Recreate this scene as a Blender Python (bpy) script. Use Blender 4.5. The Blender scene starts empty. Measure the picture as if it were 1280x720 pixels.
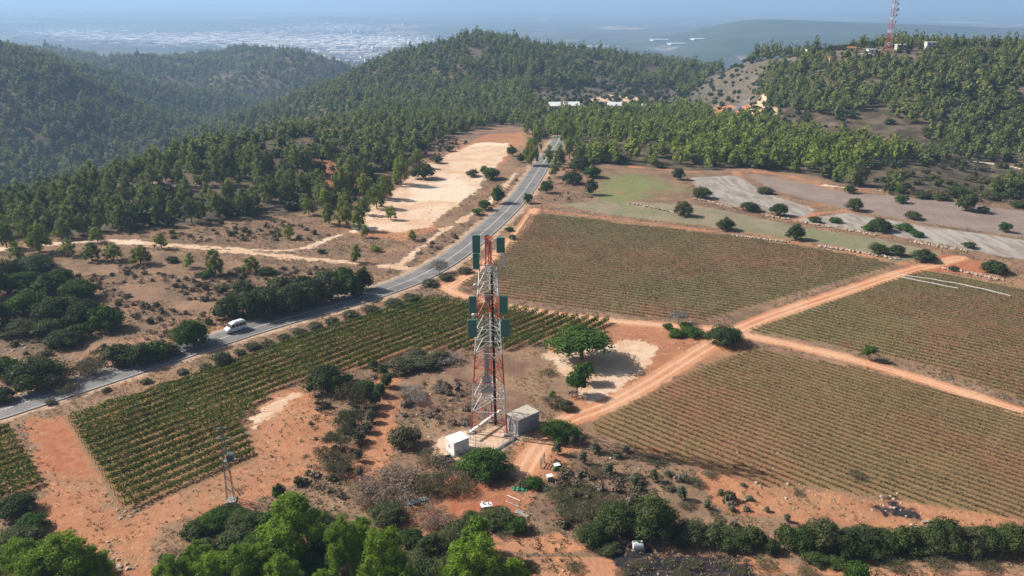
import bpy, math, random
import numpy as np
from mathutils import Vector
rng = np.random.default_rng(7); random.seed(7)
R = math.radians
SC = bpy.context.scene; COL = SC.collection
# ------------------------------------------------------------------ camera
H0, F, PITCH = 71.0, 1004.0, R(19.7)
cp, sp = math.cos(PITCH), math.sin(PITCH)
cam = bpy.data.cameras.new('camera'); camo = bpy.data.objects.new('camera', cam); COL.objects.link(camo)
camo.location = (0, 0, H0); camo.rotation_euler = (R(90) - PITCH, 0, 0)
cam.sensor_width = 36; cam.lens = 36 * F / 1280; cam.clip_start = 1; cam.clip_end = 120000
SC.camera = camo

def cpt(px, py, D):            # world point at ground distance D on the ray of a photo pixel
    a, b = (px - 640) / F, (py - 360) / F
    ry = cp - b * sp; rz = -sp - b * cp
    t = D / ry
    return (a * t, D, H0 + rz * t)
def proj(x, y, z):
    zd = y * cp - (z - H0) * sp; yc = y * sp + (z - H0) * cp
    return 640 + F * x / zd, 360 - F * yc / zd, zd

# ------------------------------------------------------------------ noise
_perm = rng.random((256, 256))
def vnoise(x, y, s, o=0.0):
    x = np.asarray(x, float) / s + o * 17.3; y = np.asarray(y, float) / s + o * 31.7
    xi = np.floor(x).astype(int); yi = np.floor(y).astype(int); fx = x - xi; fy = y - yi
    fx = fx * fx * (3 - 2 * fx); fy = fy * fy * (3 - 2 * fy)
    g = lambda i, j: _perm[i & 255, j & 255]
    return ((g(xi, yi) * (1 - fx) + g(xi + 1, yi) * fx) * (1 - fy) + (g(xi, yi + 1) * (1 - fx) + g(xi + 1, yi + 1) * fx) * fy) * 2 - 1
def sstep(a, b, x):
    t = np.clip((x - a) / (b - a), 0, 1); return t * t * (3 - 2 * t)

# ------------------------------------------------------------------ terrain
Y0 = 140.0
CT = []
for p in [  # right hill
 (1280,195,405),(1200,182,420),(1100,160,445),(1000,138,490),(950,132,540),(1280,150,450),(1200,140,460),(1100,125,490),
 (1020,112,530),(960,115,580),(1280,100,490),(1200,95,500),(1100,88,530),(1030,88,570),(970,97,620),(1400,62,545),
 (1280,64,540),(1200,63,545),(1150,63,550),(1110,64,560),(1050,67,585),(1000,75,640),
 (990,72,720),(930,78,810),(895,88,900),(860,110,850),(900,120,720),(940,125,620),(850,127,720),
 # central hill
 (600,44,1000),(560,51,1000),(520,64,1020),(470,87,1050),(430,107,1050),(390,125,1000),(345,143,930),(640,52,1020),(700,61,1050),
 (760,71,1080),(820,82,1100),(870,94,1100),(900,101,1050),(600,70,900),(600,100,800),(600,125,700),(700,85,900),
 (700,105,790),(720,130,650),(800,105,850),(800,127,680),(500,110,850),(450,130,800),(520,140,650),(400,148,750),(450,153,610),
 # near-left ridge crest
 (380,168,520),(300,188,450),(200,203,395),(100,240,345),(0,268,300),(50,255,320),
 # left hill across the valley
 (0,245,560),(100,215,640),(200,188,720),(300,158,850),(0,200,650),(0,150,750),(0,100,850),(0,72,950),(80,97,900),
 (100,130,850),(150,165,790),(200,150,900),(250,165,880),(-120,70,950),(-120,180,680),
 (60,64,2000),(100,66,2000),(140,72,1900),(200,73,2000),(300,71,1900),(340,71,1850),(400,83,1700),(430,90,1600),(0,70,2000),
 (200,100,1500),(300,102,1500),(400,108,1350),(330,132,1200),(200,122,1250),(420,122,1150),(100,95,1500)]:
    CT.append(cpt(*p))
def wp(px, D, z):   # x from a rough bearing
    zd = D * cp - (z - H0) * sp
    return ((px - 640) / F * zd, D, z)
for p in [(1280,700,10),(1100,720,10),(1100,900,-40),(1280,900,-60),(930,1100,-70),(1020,1000,-50),(870,1350,-100),(760,1350,-80),(640,1350,-70),
          (560,1300,-80),(480,1300,-100),(0,420,-45),(100,450,-50),(200,520,-55),(300,600,-60),(380,700,-55),(-120,380,-40),
          (60,2600,-150),(200,2600,-150),(340,2500,-150),(430,2200,-150),(-100,1200,-20),(640,2200,-150),(900,2000,-150),(1200,1600,-140),
          (1400,600,30),(1100,2300,-150),(560,1800,-150)]:
    CT.append(wp(*p))
for px, py in [(0,720),(320,720),(640,720),(960,720),(1280,720),(0,600),(1280,600),(640,600),(300,560),(950,560),(0,500),(1280,480),(640,480),
               (320,440),(960,420),(0,420),(1280,400),(640,380),(160,370),(1120,360),(420,330),(800,320),(0,330),(1280,320),(620,290),(960,280),
               (250,290),(100,300),(1280,262),(1100,240),(740,240),(520,250),(380,250),(860,200),(980,200),(1180,225),(620,200),(700,180),(560,190),(790,160),(900,165)]:
    b = (py - 360) / F; t = H0 / (sp + b * cp); CT.append(((px - 640) / F * t, (cp - b * sp) * t, 0.0))
for x, y in [(-60,-40),(60,-40),(0,30),(-110,40),(110,40),(-140,120),(150,120)]: CT.append((x, y, 0.0))
CT = np.array(CT)
def uv_(x, y): return np.stack([2.2 * x / (y + Y0), np.log(y + Y0)], -1)
CU = uv_(CT[:, 0], CT[:, 1])
def tk(a, b):
    d2 = ((a[:, None, :] - b[None]) ** 2).sum(-1) + 1e-6
    return 0.5 * d2 * np.log(d2)
n = len(CU); P = np.c_[np.ones(n), CU]
A_ = np.block([[tk(CU, CU) + np.eye(n) * 2e-4, P], [P.T, np.zeros((3, 3))]])
W_ = np.linalg.solve(A_, np.r_[CT[:, 2], 0, 0, 0])
def tps(x, y):
    q = uv_(x.ravel(), y.ravel()); out = np.empty(len(q))
    for i in range(0, len(q), 40000):
        s = q[i:i + 40000]; out[i:i + 40000] = tk(s, CU) @ W_[:n] + np.c_[np.ones(len(s)), s] @ W_[n:]
    return out.reshape(x.shape)
def zfun(x, y):
    z = np.zeros_like(x); m = y < 3400
    z[m] = tps(x[m], y[m])
    z = np.maximum(z, -155 + 5 * vnoise(x, y, 300))
    far = sstep(2100, 2900, y)
    plain = -150.0 + 3 * vnoise(x, y, 900, 3)
    rx = x / (y + 1)
    w1 = np.exp(-((y - 4700) / 650) ** 2) * sstep(0.13, 0.30, rx) * (104 + 22 * vnoise(x, y, 900, 5) - 30 * sstep(0.42, .66, rx))
    w2 = np.exp(-((y - 3600) / 380) ** 2) * sstep(0.17, 0.27, rx) * sstep(.62, .4, rx) * (55 + 22 * vnoise(x, y, 500, 6))
    w4 = np.exp(-((y - 8500) / 900) ** 2) * sstep(.05, -.25, rx) * (50 + 45 * vnoise(x, y, 1500, 14)); w4 = np.maximum(w4, 0)
    w3 = np.exp(-((y - 14000) / 2500) ** 2) * (60 * sstep(-.1, -.5, rx) + 30 * vnoise(x, y, 4000, 8))
    plain = plain + w1 + w2 + w3 + w4
    z = z * (1 - far) + plain * far
    # near ground: damp interpolation ripples towards the plateau
    near = 1 - sstep(230, 340, y)
    z = z * (1 - near * 0.85)
    a = sstep(430, 900, y) * (1 - far)
    z = z + a * (9 * vnoise(x, y, 120, 1) + 3 * vnoise(x, y, 55, 2)) * (0.45 + 0.55 * sstep(900, 1500, y))
    lft = sstep(-60, -260, x) * sstep(480, 620, y) * (1 - far)
    z = z + lft * (24 * vnoise(x + y * .5, y - x * .3, 210, 12) + 8 * vnoise(x, y, 90, 13))
    z = z + 0.35 * vnoise(x, y, 38, 4) * (1 - sstep(400, 900, y)) + .12 * vnoise(x, y, 11, 9) * (1 - sstep(200, 500, y))
    return z
def rows(a, b, r):
    k = int(math.ceil(math.log((b + Y0) / (a + Y0)) / r)); return list(np.log(a + Y0) + (math.log((b + Y0) / (a + Y0))) * np.arange(k) / k)
VR = np.array(rows(-60, 60, .009) + rows(60, 320, .0019) + rows(320, 1200, .0035) + rows(1200, 2600, .006) + rows(2600, 42000, .018) + [math.log(42000 + Y0)])
UR = np.linspace(-.82, .82, 861)
YG = np.exp(VR) - Y0
XX = UR[None] * (YG + Y0)[:, None]; YY = np.repeat(YG[:, None], len(UR), 1)
ZZ = zfun(XX, YY)
NR, NC = ZZ.shape
def zg(x, y):
    x = np.asarray(x, float); y = np.asarray(y, float)
    v = np.log(np.maximum(y, -59) + Y0); i = np.clip(np.searchsorted(VR, v) - 1, 0, NR - 2)
    fv = np.clip((v - VR[i]) / (VR[i + 1] - VR[i]), 0, 1)
    u = (x / (y + Y0) - UR[0]) / (UR[1] - UR[0]); j = np.clip(np.floor(u).astype(int), 0, NC - 2); fu = np.clip(u - j, 0, 1)
    return (ZZ[i, j] * (1 - fu) + ZZ[i, j + 1] * fu) * (1 - fv) + (ZZ[i + 1, j] * (1 - fu) + ZZ[i + 1, j + 1] * fu) * fv
_ts = np.exp(np.linspace(math.log(70), math.log(60000), 2600))
def at(px, py):
    a, b = (px - 640) / F, (py - 360) / F
    x = a * _ts; y = (cp - b * sp) * _ts; z = H0 + (-sp - b * cp) * _ts
    d = z - zg(x, y); k = np.where((d[1:] < 0) & (d[:-1] >= 0))[0]
    k = k[0] if len(k) else len(_ts) - 3
    f = d[k] / (d[k] - d[k + 1]) if d[k] != d[k + 1] else 0; t = _ts[k] + (_ts[k + 1] - _ts[k]) * f
    x, y = a * t, (cp - b * sp) * t
    return Vector((x, y, float(zg(x, y))))
def W(pts): return np.array([at(*p)[:2] for p in pts])

# ------------------------------------------------------------------ signed distances
def seg_d(x, y, P_, closed):
    d = np.full(x.shape, 1e9); n = len(P_)
    for i in range(n if closed else n - 1):
        a, b = P_[i], P_[(i + 1) % n]; e = b - a; L = e @ e + 1e-9
        t = np.clip(((x - a[0]) * e[0] + (y - a[1]) * e[1]) / L, 0, 1)
        d = np.minimum(d, np.hypot(x - a[0] - t * e[0], y - a[1] - t * e[1]))
    return d
def inside(x, y, P_):
    c = np.zeros(x.shape, bool); n = len(P_)
    for i in range(n):
        a, b = P_[i], P_[(i + 1) % n]
        if a[1] == b[1]: continue
        m = ((a[1] > y) != (b[1] > y)) & (x < (b[0] - a[0]) * (y - a[1]) / (b[1] - a[1]) + a[0]); c ^= m
    return c
GX, GY = XX.ravel(), YY.ravel()
NEAR = np.where(GY < 1300)[0]
def add_poly(att, pts, world=False):
    P_ = pts if world else W(pts); mg = 12
    k = NEAR[(GX[NEAR] > P_[:, 0].min() - mg) & (GX[NEAR] < P_[:, 0].max() + mg) & (GY[NEAR] > P_[:, 1].min() - mg) & (GY[NEAR] < P_[:, 1].max() + mg)]
    x, y = GX[k], GY[k]; d = seg_d(x, y, P_, True); d = np.where(inside(x, y, P_), -d, d)
    att[k] = np.minimum(att[k], d); return P_
def add_line(att, pts, w):
    P_ = smooth(W(pts)); mg = 14
    k = NEAR[(GX[NEAR] > P_[:, 0].min() - mg) & (GX[NEAR] < P_[:, 0].max() + mg) & (GY[NEAR] > P_[:, 1].min() - mg) & (GY[NEAR] < P_[:, 1].max() + mg)]
    att[k] = np.minimum(att[k], seg_d(GX[k], GY[k], P_, False) - w / 2); return P_
def smooth(P_, it=2):
    for _ in range(it):
        q = [P_[0]]
        for a, b in zip(P_[:-1], P_[1:]): q += [a * .75 + b * .25, a * .25 + b * .75]
        q.append(P_[-1]); P_ = np.array(q)
    return P_
PXG0, PYG0, _ = proj(GX, GY, ZZ.ravel())
ATT = {k: np.full(len(GX), 12.0) for k in 'track orange red pale field fieldg grey green brown burn terr dry floorc'.split()}
for pts, w in [
 ([(1200,322),(1110,345),(1000,383),(940,403),(885,432),(830,468),(760,508),(700,527),(672,560),(655,590)],4.6),
 ([(925,418),(1000,433),(1100,458),(1200,490),(1340,535)],4.0),
 ([(548,355),(575,370),(640,385),(760,402),(850,408),(900,412)],3.6),
 ([(668,262),(648,292),(610,328),(560,360)],4.2)]: add_line(ATT['track'], pts, w)
for pts, w in [([(680,263),(760,273),(900,290),(1050,313),(1130,330),(1200,340),(1340,368)],2.2)]: add_line(ATT['orange'], pts, w)
for pts, w in [([(740,255),(800,265),(850,275),(900,285),(990,300),(1060,312)],2.6),([(880,248),(960,268),(1050,287),(1110,295)],1.6),([(1000,272),(1030,265),(1080,262)],2.5),([(920,214),(930,232),(960,243)],3),
   ([(790,208),(835,212),(870,215)],3),([(930,212),(1000,222),(1040,236)],3),([(1070,238),(1110,243)],2)]: add_line(ATT['orange'], pts, w)
for pts, w in [([(-40,316),(0,312),(60,306),(130,300),(200,306),(330,318),(430,327),(520,337)],2.4),([(150,304),(250,308),(330,314),(385,312),(425,292),(470,284)],2.2),
   ([(495,335),(530,305),(560,285),(600,262),(628,238),(645,215)],1.4),([(1210,200),(1235,203),(1300,210)],5),([(1030,232),(1100,238)],1)]: add_line(ATT['pale'], pts, w)
for pts in [
 [(25,520),(80,520),(155,645),(325,574),(350,590),(300,635),(205,655),(190,740),(110,740),(60,690),(30,650),(60,605)],
 [(325,573),(303,530),(325,503),(370,478),(392,500),(425,530),(415,590),(350,612),(290,645),(250,640),(230,615)],
 [(478,462),(505,464),(497,500),(492,540),(475,600),(440,600),(432,572),(460,520)],
 [(540,585),(600,612),(665,618),(640,662),(600,655),(560,665),(500,665),(470,650),(540,632),(560,612)],
 [(770,402),(870,410),(945,416),(930,437),(860,463),(770,510),(740,522),(690,528),(716,500),(760,470),(700,452),(690,430)],
 [(880,582),(1000,614),(1100,624),(1280,645),(1340,650),(1340,690),(1000,655),(890,640)],
 [(430,292),(470,255),(540,200),(610,168),(655,165),(655,180),(630,205),(560,250),(540,290),(500,300)],
 [(655,528),(700,530),(712,560),(700,600),(645,600),(640,570)],
 [(860,143),(900,130),(935,130),(955,142),(920,150)],
 ]: add_poly(ATT['orange'], pts)
for pts in [[(45,528),(88,535),(120,590),(90,600),(60,580)],[(540,590),(640,615),(640,650),(560,655),(480,655),(560,625)],[(1180,318),(1240,330),(1230,345),(1140,335)],[(400,200),(470,210),(440,235),(390,228)],[(800,262),(850,270),(850,278),(795,268)]]: add_poly(ATT['red'], pts)
for pts in [[(676,446),(720,436),(800,424),(830,438),(800,466),(775,488),(742,500),(716,480),(700,462)],
  [(600,178),(636,179),(634,196),(612,216),(596,236),(572,256),(535,284),(500,290),(440,286),(462,262),(492,240),(520,215),(560,192)],
  [(310,525),(345,500),(368,490),(372,494),(340,512),(318,535)],[(555,540),(640,530),(660,545),(600,580),(560,578),(530,560)],
  [(938,140),(946,128),(953,118),(960,120),(957,132),(975,138),(962,150),(945,146)],[(760,118),(800,122),(790,128),(730,126)]]: add_poly(ATT['pale'], pts)
FA = [(80,522),(155,645),(325,573),(313,553),(303,530),(325,503),(370,476),(440,463),(520,440),(590,438),(640,440),(690,424),(775,408),(762,402),(700,394),(620,384),(525,373),(400,417),(240,473)]
FA2 = [(-110,530),(15,531),(60,605),(0,628),(-110,665)]
FB = [(660,268),(700,269),(760,277),(900,293),(1050,316),(1122,331),(1000,366),(885,400),(800,396),(700,382),(600,368),(572,355),(610,332),(645,292)]
FC = [(1150,337),(1200,346),(1340,374),(1400,560),(1280,500),(1150,455),(1020,428),(930,412),(1000,390),(1110,350)]
FD = [(735,530),(770,512),(860,466),(925,440),(945,437),(1060,458),(1180,490),(1340,536),(1400,600),(1340,662),(1200,637),(1080,618),(1010,608),(960,610),(870,585),(790,560),(740,540)]
fpol = {k: add_poly(ATT['field'], p) for k, p in dict(A=FA, A2=FA2, B=FB, C=FC, D=FD).items()}
gpol = [add_poly(ATT['green'], [(752,218),(790,213),(835,214),(852,228),(862,252),(850,262),(800,263),(742,248)])]
ypol = [add_poly(ATT['grey'], p) for p in ([(862,222),(920,219),(960,242),(1020,262),(1005,272),(920,258),(880,246)],[(990,275),(1060,266),(1150,282),(1280,300),(1340,312),(1340,332),(1260,322),(1180,306),(1090,290)])]
bpol = [add_poly(ATT['brown'], p) for p in ([(940,218),(1010,230),(1060,241),(1280,264),(1340,270),(1340,306),(1150,278),(1060,262),(960,236)],)]
ATT['warm'] = np.where(inside(GX, GY, fpol['A']) | inside(GX, GY, fpol['A2']), .5, 0.) + .35 * np.where(inside(GX, GY, fpol['B']), np.exp(-((PYG0 - 318) / 18) ** 2), 0); ATT['warm'] += .4 * inside(GX, GY, fpol['D']); ATT['fieldg'][:] = 12; epol = add_poly(ATT['fieldg'], [(700,256),(752,250),(862,256),(900,262),(1000,284),(1100,299),(1180,318),(1120,328),(1050,308),(900,285),(760,268)])
add_poly(ATT['burn'], [(775,690),(800,683),(860,690),(900,698),(945,712),(950,760),(800,760),(780,720)])
add_poly(ATT['burn'], [(1085,632),(1110,632),(1140,645),(1110,646)])
add_poly(ATT['terr'], [(612,670),(700,668),(780,690),(870,692),(960,702),(1060,708),(1280,705),(1400,700),(1500,820),(600,820)])
tower_dry = add_poly(ATT['dry'], [(500,468),(600,455),(690,450),(700,470),(680,500),(640,520),(590,540),(540,535),(498,520)])
add_poly(ATT['dry'], [(700,590),(780,590),(830,640),(760,660),(680,650),(660,620)])
# road
RPX = [(-90,540),(0,513),(60,494),(150,465),(235,437),(300,415),(370,394),(430,378),(485,361),(530,343),(575,315),(608,287),(635,262),(655,240),(670,217),(680,202),(690,188),(697,178),(701,170)]
ROADC = smooth(W(RPX), 3)
rd = np.full(len(GX), 30.0); k = NEAR[GY[NEAR] < 620]; rd[k] = seg_d(GX[k], GY[k], ROADC, False)
def rs(P_, step):
    d = np.r_[0, np.cumsum(np.hypot(*np.diff(P_, axis=0).T))]; s = np.arange(0, d[-1], step)
    return np.c_[np.interp(s, d, P_[:, 0]), np.interp(s, d, P_[:, 1])]
ROADC = rs(ROADC, 1.5)
kk = np.convolve(np.pad(zg(ROADC[:, 0], ROADC[:, 1]), 12, 'edge'), np.ones(25) / 25, 'valid')
ROADZ = kk
# carve the verge so that the road bed lies on the ground
k = np.where(rd < 9)[0]
ii = np.array([np.argmin((ROADC[:, 0] - GX[q]) ** 2 + (ROADC[:, 1] - GY[q]) ** 2) for q in k])
wgt = 1 - sstep(4.8, 9, rd[k]); zf_ = ZZ.ravel(); zf_[k] = zf_[k] * (1 - wgt) + (ROADZ[ii] - .12) * wgt; ZZ = zf_.reshape(NR, NC)
ATT['verge'] = np.clip(rd - 5.6, -12, 12)
FORCT = [(0,268),(100,240)]
# forest mask in plan: beyond the fields
def in_px(px, py, poly): return inside(px, py, np.array(poly, float))
CLEAR = [[(-200,306),(60,300),(150,289),(260,279),(350,270),(430,252),(470,225),(510,197),(560,172),(620,156),(665,160),(672,175),(712,172),(720,205),(760,206),(850,214),(930,210),(1010,218),(1060,232),(1120,238),(1190,240),(1400,262),(1400,420),(-200,420)],
         [(840,128),(870,112),(895,90),(930,78),(1005,70),(1010,82),(960,92),(945,112),(950,128),(960,146),(900,150)],
         [(670,112),(760,106),(850,112),(840,140),(700,142),(660,125)],[(1000,62),(1090,58),(1150,64),(1160,72),(1040,74)],[(585,62),(605,60),(604,78),(590,80)]]
PXG, PYG, _ = proj(GX, GY, ZZ.ravel())
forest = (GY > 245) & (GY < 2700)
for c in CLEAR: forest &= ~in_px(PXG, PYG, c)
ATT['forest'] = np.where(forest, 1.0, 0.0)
ATT['plain'] = sstep(2200, 2900, GY)
# ------------------------------------------------------------------ mesh helpers
def mesh_np(name, V, Fq, mats, parent=None, smooth_=False, attrs=None, mi=None, link=True):
    me = bpy.data.meshes.new(name); V = np.asarray(V, np.float32); Fq = np.asarray(Fq, np.int32); nf, k = Fq.shape
    me.vertices.add(len(V)); me.vertices.foreach_set('co', V.ravel())
    me.loops.add(nf * k); me.loops.foreach_set('vertex_index', Fq.ravel())
    me.polygons.add(nf); me.polygons.foreach_set('loop_start', np.arange(nf, dtype=np.int32) * k)
    if mi is not None: me.polygons.foreach_set('material_index', np.asarray(mi, np.int32))
    me.polygons.foreach_set('use_smooth', np.full(nf, smooth_))
    for a, v in (attrs or {}).items():
        at_ = me.attributes.new(a, 'FLOAT', 'POINT'); at_.data.foreach_set('value', np.asarray(v, np.float32))
    for m in (mats if isinstance(mats, (list, tuple)) else [mats]): me.materials.append(m)
    me.update(calc_edges=True)
    o = bpy.data.objects.new(name, me)
    if link: COL.objects.link(o)
    if parent: o.parent = parent
    return o
def tag(o, label=None, cat=None, group=None, kind=None):
    if label: o['label'] = label
    if cat: o['category'] = cat
    if group: o['group'] = group
    if kind: o['kind'] = kind
    return o
def empty(name, loc, rz=0, **k):
    o = bpy.data.objects.new(name, None); COL.objects.link(o); o.location = loc; o.rotation_euler = (0, 0, rz); o.empty_display_size = .5
    return tag(o, **k)
class MB:
    def __init__(s): s.v = []; s.f = []
    def poly(s, pts, faces):
        n0 = len(s.v); s.v += [tuple(p) for p in pts]; s.f += [tuple(i + n0 for i in f) for f in faces]
    def box(s, c, d, rz=0, top=1.0):
        x, y, z = d[0] / 2, d[1] / 2, d[2] / 2; ca, sa = math.cos(rz), math.sin(rz); P_ = []
        for k in (-1, 1):
            q = top if k > 0 else 1
            for (i, j) in ((-1, -1), (1, -1), (1, 1), (-1, 1)):
                X, Y = i * x * q, j * y * q; P_.append((c[0] + X * ca - Y * sa, c[1] + X * sa + Y * ca, c[2] + k * z))
        s.poly(P_, [(3, 2, 1, 0), (4, 5, 6, 7), (0, 1, 5, 4), (1, 2, 6, 5), (2, 3, 7, 6), (3, 0, 4, 7)]); return s
    def bar(s, a, b, r, n=4, r2=None):
        a, b = Vector(a), Vector(b); d = (b - a); 
        if d.length < 1e-6: return s
        d.normalize(); u = d.cross(Vector((0, 0, 1)) if abs(d.z) < .95 else Vector((1, 0, 0))).normalized(); w = d.cross(u); r2 = r if r2 is None else r2
        P_ = []
        for (p, q) in ((a, r), (b, r2)):
            for i in range(n):
                t = 2 * math.pi * (i + .5) / n; P_.append(p + (u * math.cos(t) + w * math.sin(t)) * q)
        s.poly(P_, [tuple(range(n - 1, -1, -1)), tuple(range(n, 2 * n))] + [(i, (i + 1) % n, n + (i + 1) % n, n + i) for i in range(n)]); return s
    def rod(s, pts, r, n=6):
        for a, b in zip(pts[:-1], pts[1:]): s.bar(a, b, r, n)
        return s
    def rock(s, c, r, seed=None, flat=.7):
        ph = (1 + 5 ** .5) / 2; V = [(-1,ph,0),(1,ph,0),(-1,-ph,0),(1,-ph,0),(0,-1,ph),(0,1,ph),(0,-1,-ph),(0,1,-ph),(ph,0,-1),(ph,0,1),(-ph,0,-1),(-ph,0,1)]
        Fc = [(0,11,5),(0,5,1),(0,1,7),(0,7,10),(0,10,11),(1,5,9),(5,11,4),(11,10,2),(10,7,6),(7,1,8),(3,9,4),(3,4,2),(3,2,6),(3,6,8),(3,8,9),(4,9,5),(2,4,11),(6,2,10),(8,6,7),(9,8,1)]
        a = (random.uniform(.8, 1.3), random.uniform(.8, 1.3), flat); P_ = [(c[0] + v[0] / 1.9 * r * a[0] * random.uniform(.75, 1.2), c[1] + v[1] / 1.9 * r * a[1] * random.uniform(.75, 1.2), c[2] + v[2] / 1.9 * r * a[2] * random.uniform(.75, 1.15)) for v in V]
        s.poly(P_, Fc); return s
    def build(s, name, mat, parent=None, smooth_=False, bevel=0):
        me = bpy.data.meshes.new(name); me.from_pydata(s.v, [], s.f); me.materials.append(mat); me.update()
        o = bpy.data.objects.new(name, me); COL.objects.link(o)
        if parent: o.parent = parent
        if smooth_:
            for p in me.polygons: p.use_smooth = True
        if bevel:
            m = o.modifiers.new('bevel', 'BEVEL'); m.width = bevel; m.segments = 2
        return o
# ------------------------------------------------------------------ materials
class NT:
    def __init__(s, name):
        s.m = bpy.data.materials.new(name); s.m.use_nodes = True; s.t = s.m.node_tree; s.t.nodes.clear()
        s.out = s.t.nodes.new('ShaderNodeOutputMaterial'); s.geo = None
    def n(s, typ, **k):
        nd = s.t.nodes.new(typ)
        for a, v in k.items(): setattr(nd, a, v)
        return nd
    def put(s, sock, v):
        if hasattr(v, 'is_linked') or hasattr(v, 'links'): s.t.links.new(v, sock)
        elif isinstance(v, (tuple, list)): sock.default_value = tuple(v) + ((1,) if len(v) == 3 and sock.type == 'RGBA' else ())
        else: sock.default_value = v
    def pos(s):
        if not s.geo: s.geo = s.n('ShaderNodeNewGeometry')
        return s.geo.outputs['Position']
    def noise(s, scale, detail=3, rough=.6, vec=None, dist=0, w=None):
        nd = s.n('ShaderNodeTexNoise'); nd.inputs['Scale'].default_value = scale; nd.inputs['Detail'].default_value = detail; nd.inputs['Roughness'].default_value = rough; nd.inputs['Distortion'].default_value = dist
        s.put(nd.inputs['Vector'], vec or s.pos()); return nd.outputs['Fac']
    def math(s, op, a, b=0, c=0):
        nd = s.n('ShaderNodeMath', operation=op); s.put(nd.inputs[0], a); s.put(nd.inputs[1], b)
        if op in ('MULTIPLY_ADD',): s.put(nd.inputs[2], c)
        return nd.outputs[0]
    def rng(s, v, a, b, c=0., d=1., smooth=True):
        nd = s.n('ShaderNodeMapRange'); nd.interpolation_type = 'SMOOTHSTEP' if smooth else 'LINEAR'
        for i, q in enumerate((v, a, b, c, d)): s.put(nd.inputs[i], q)
        return nd.outputs[0]
    def mix(s, f, a, b, mode='MIX'):
        nd = s.n('ShaderNodeMix', data_type='RGBA', blend_type=mode); s.put(nd.inputs[0], f); s.put(nd.inputs[6], a); s.put(nd.inputs[7], b); return nd.outputs[2]
    def attr(s, name): return s.n('ShaderNodeAttribute', attribute_name=name).outputs['Fac']
    def bsdf(s, col, rough=.8, metal=0, spec=.3, normal=None):
        b = s.n('ShaderNodeBsdfPrincipled'); s.put(b.inputs['Base Color'], col); s.put(b.inputs['Roughness'], rough); s.put(b.inputs['Metallic'], metal); b.inputs['Specular IOR Level'].default_value = spec
        if normal: s.put(b.inputs['Normal'], normal)
        return b
    def bump(s, h, strength=.5, dist=.1):
        b = s.n('ShaderNodeBump'); b.inputs['Strength'].default_value = strength; b.inputs['Distance'].default_value = dist; s.put(b.inputs['Height'], h); return b.outputs[0]
    def fin(s, sh): s.t.links.new(sh if not hasattr(sh, 'outputs') else sh.outputs[0], s.out.inputs[0]); return s.m
def simple(name, col, rough=.7, metal=0, var=.15, scale=2.0, spec=.3, dirt=None):
    t = NT(name); nz = t.noise(scale, 4)
    lo = tuple(c * (1 - var) for c in col); hi = tuple(min(1, c * (1 + var)) for c in col)
    c = t.mix(t.rng(nz, .3, .7), lo, hi)
    if dirt: c = t.mix(t.rng(t.noise(scale * 3, 5), .5, .75, 0, .7), c, dirt)
    return t.fin(t.bsdf(c, rough, metal, spec))

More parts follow.
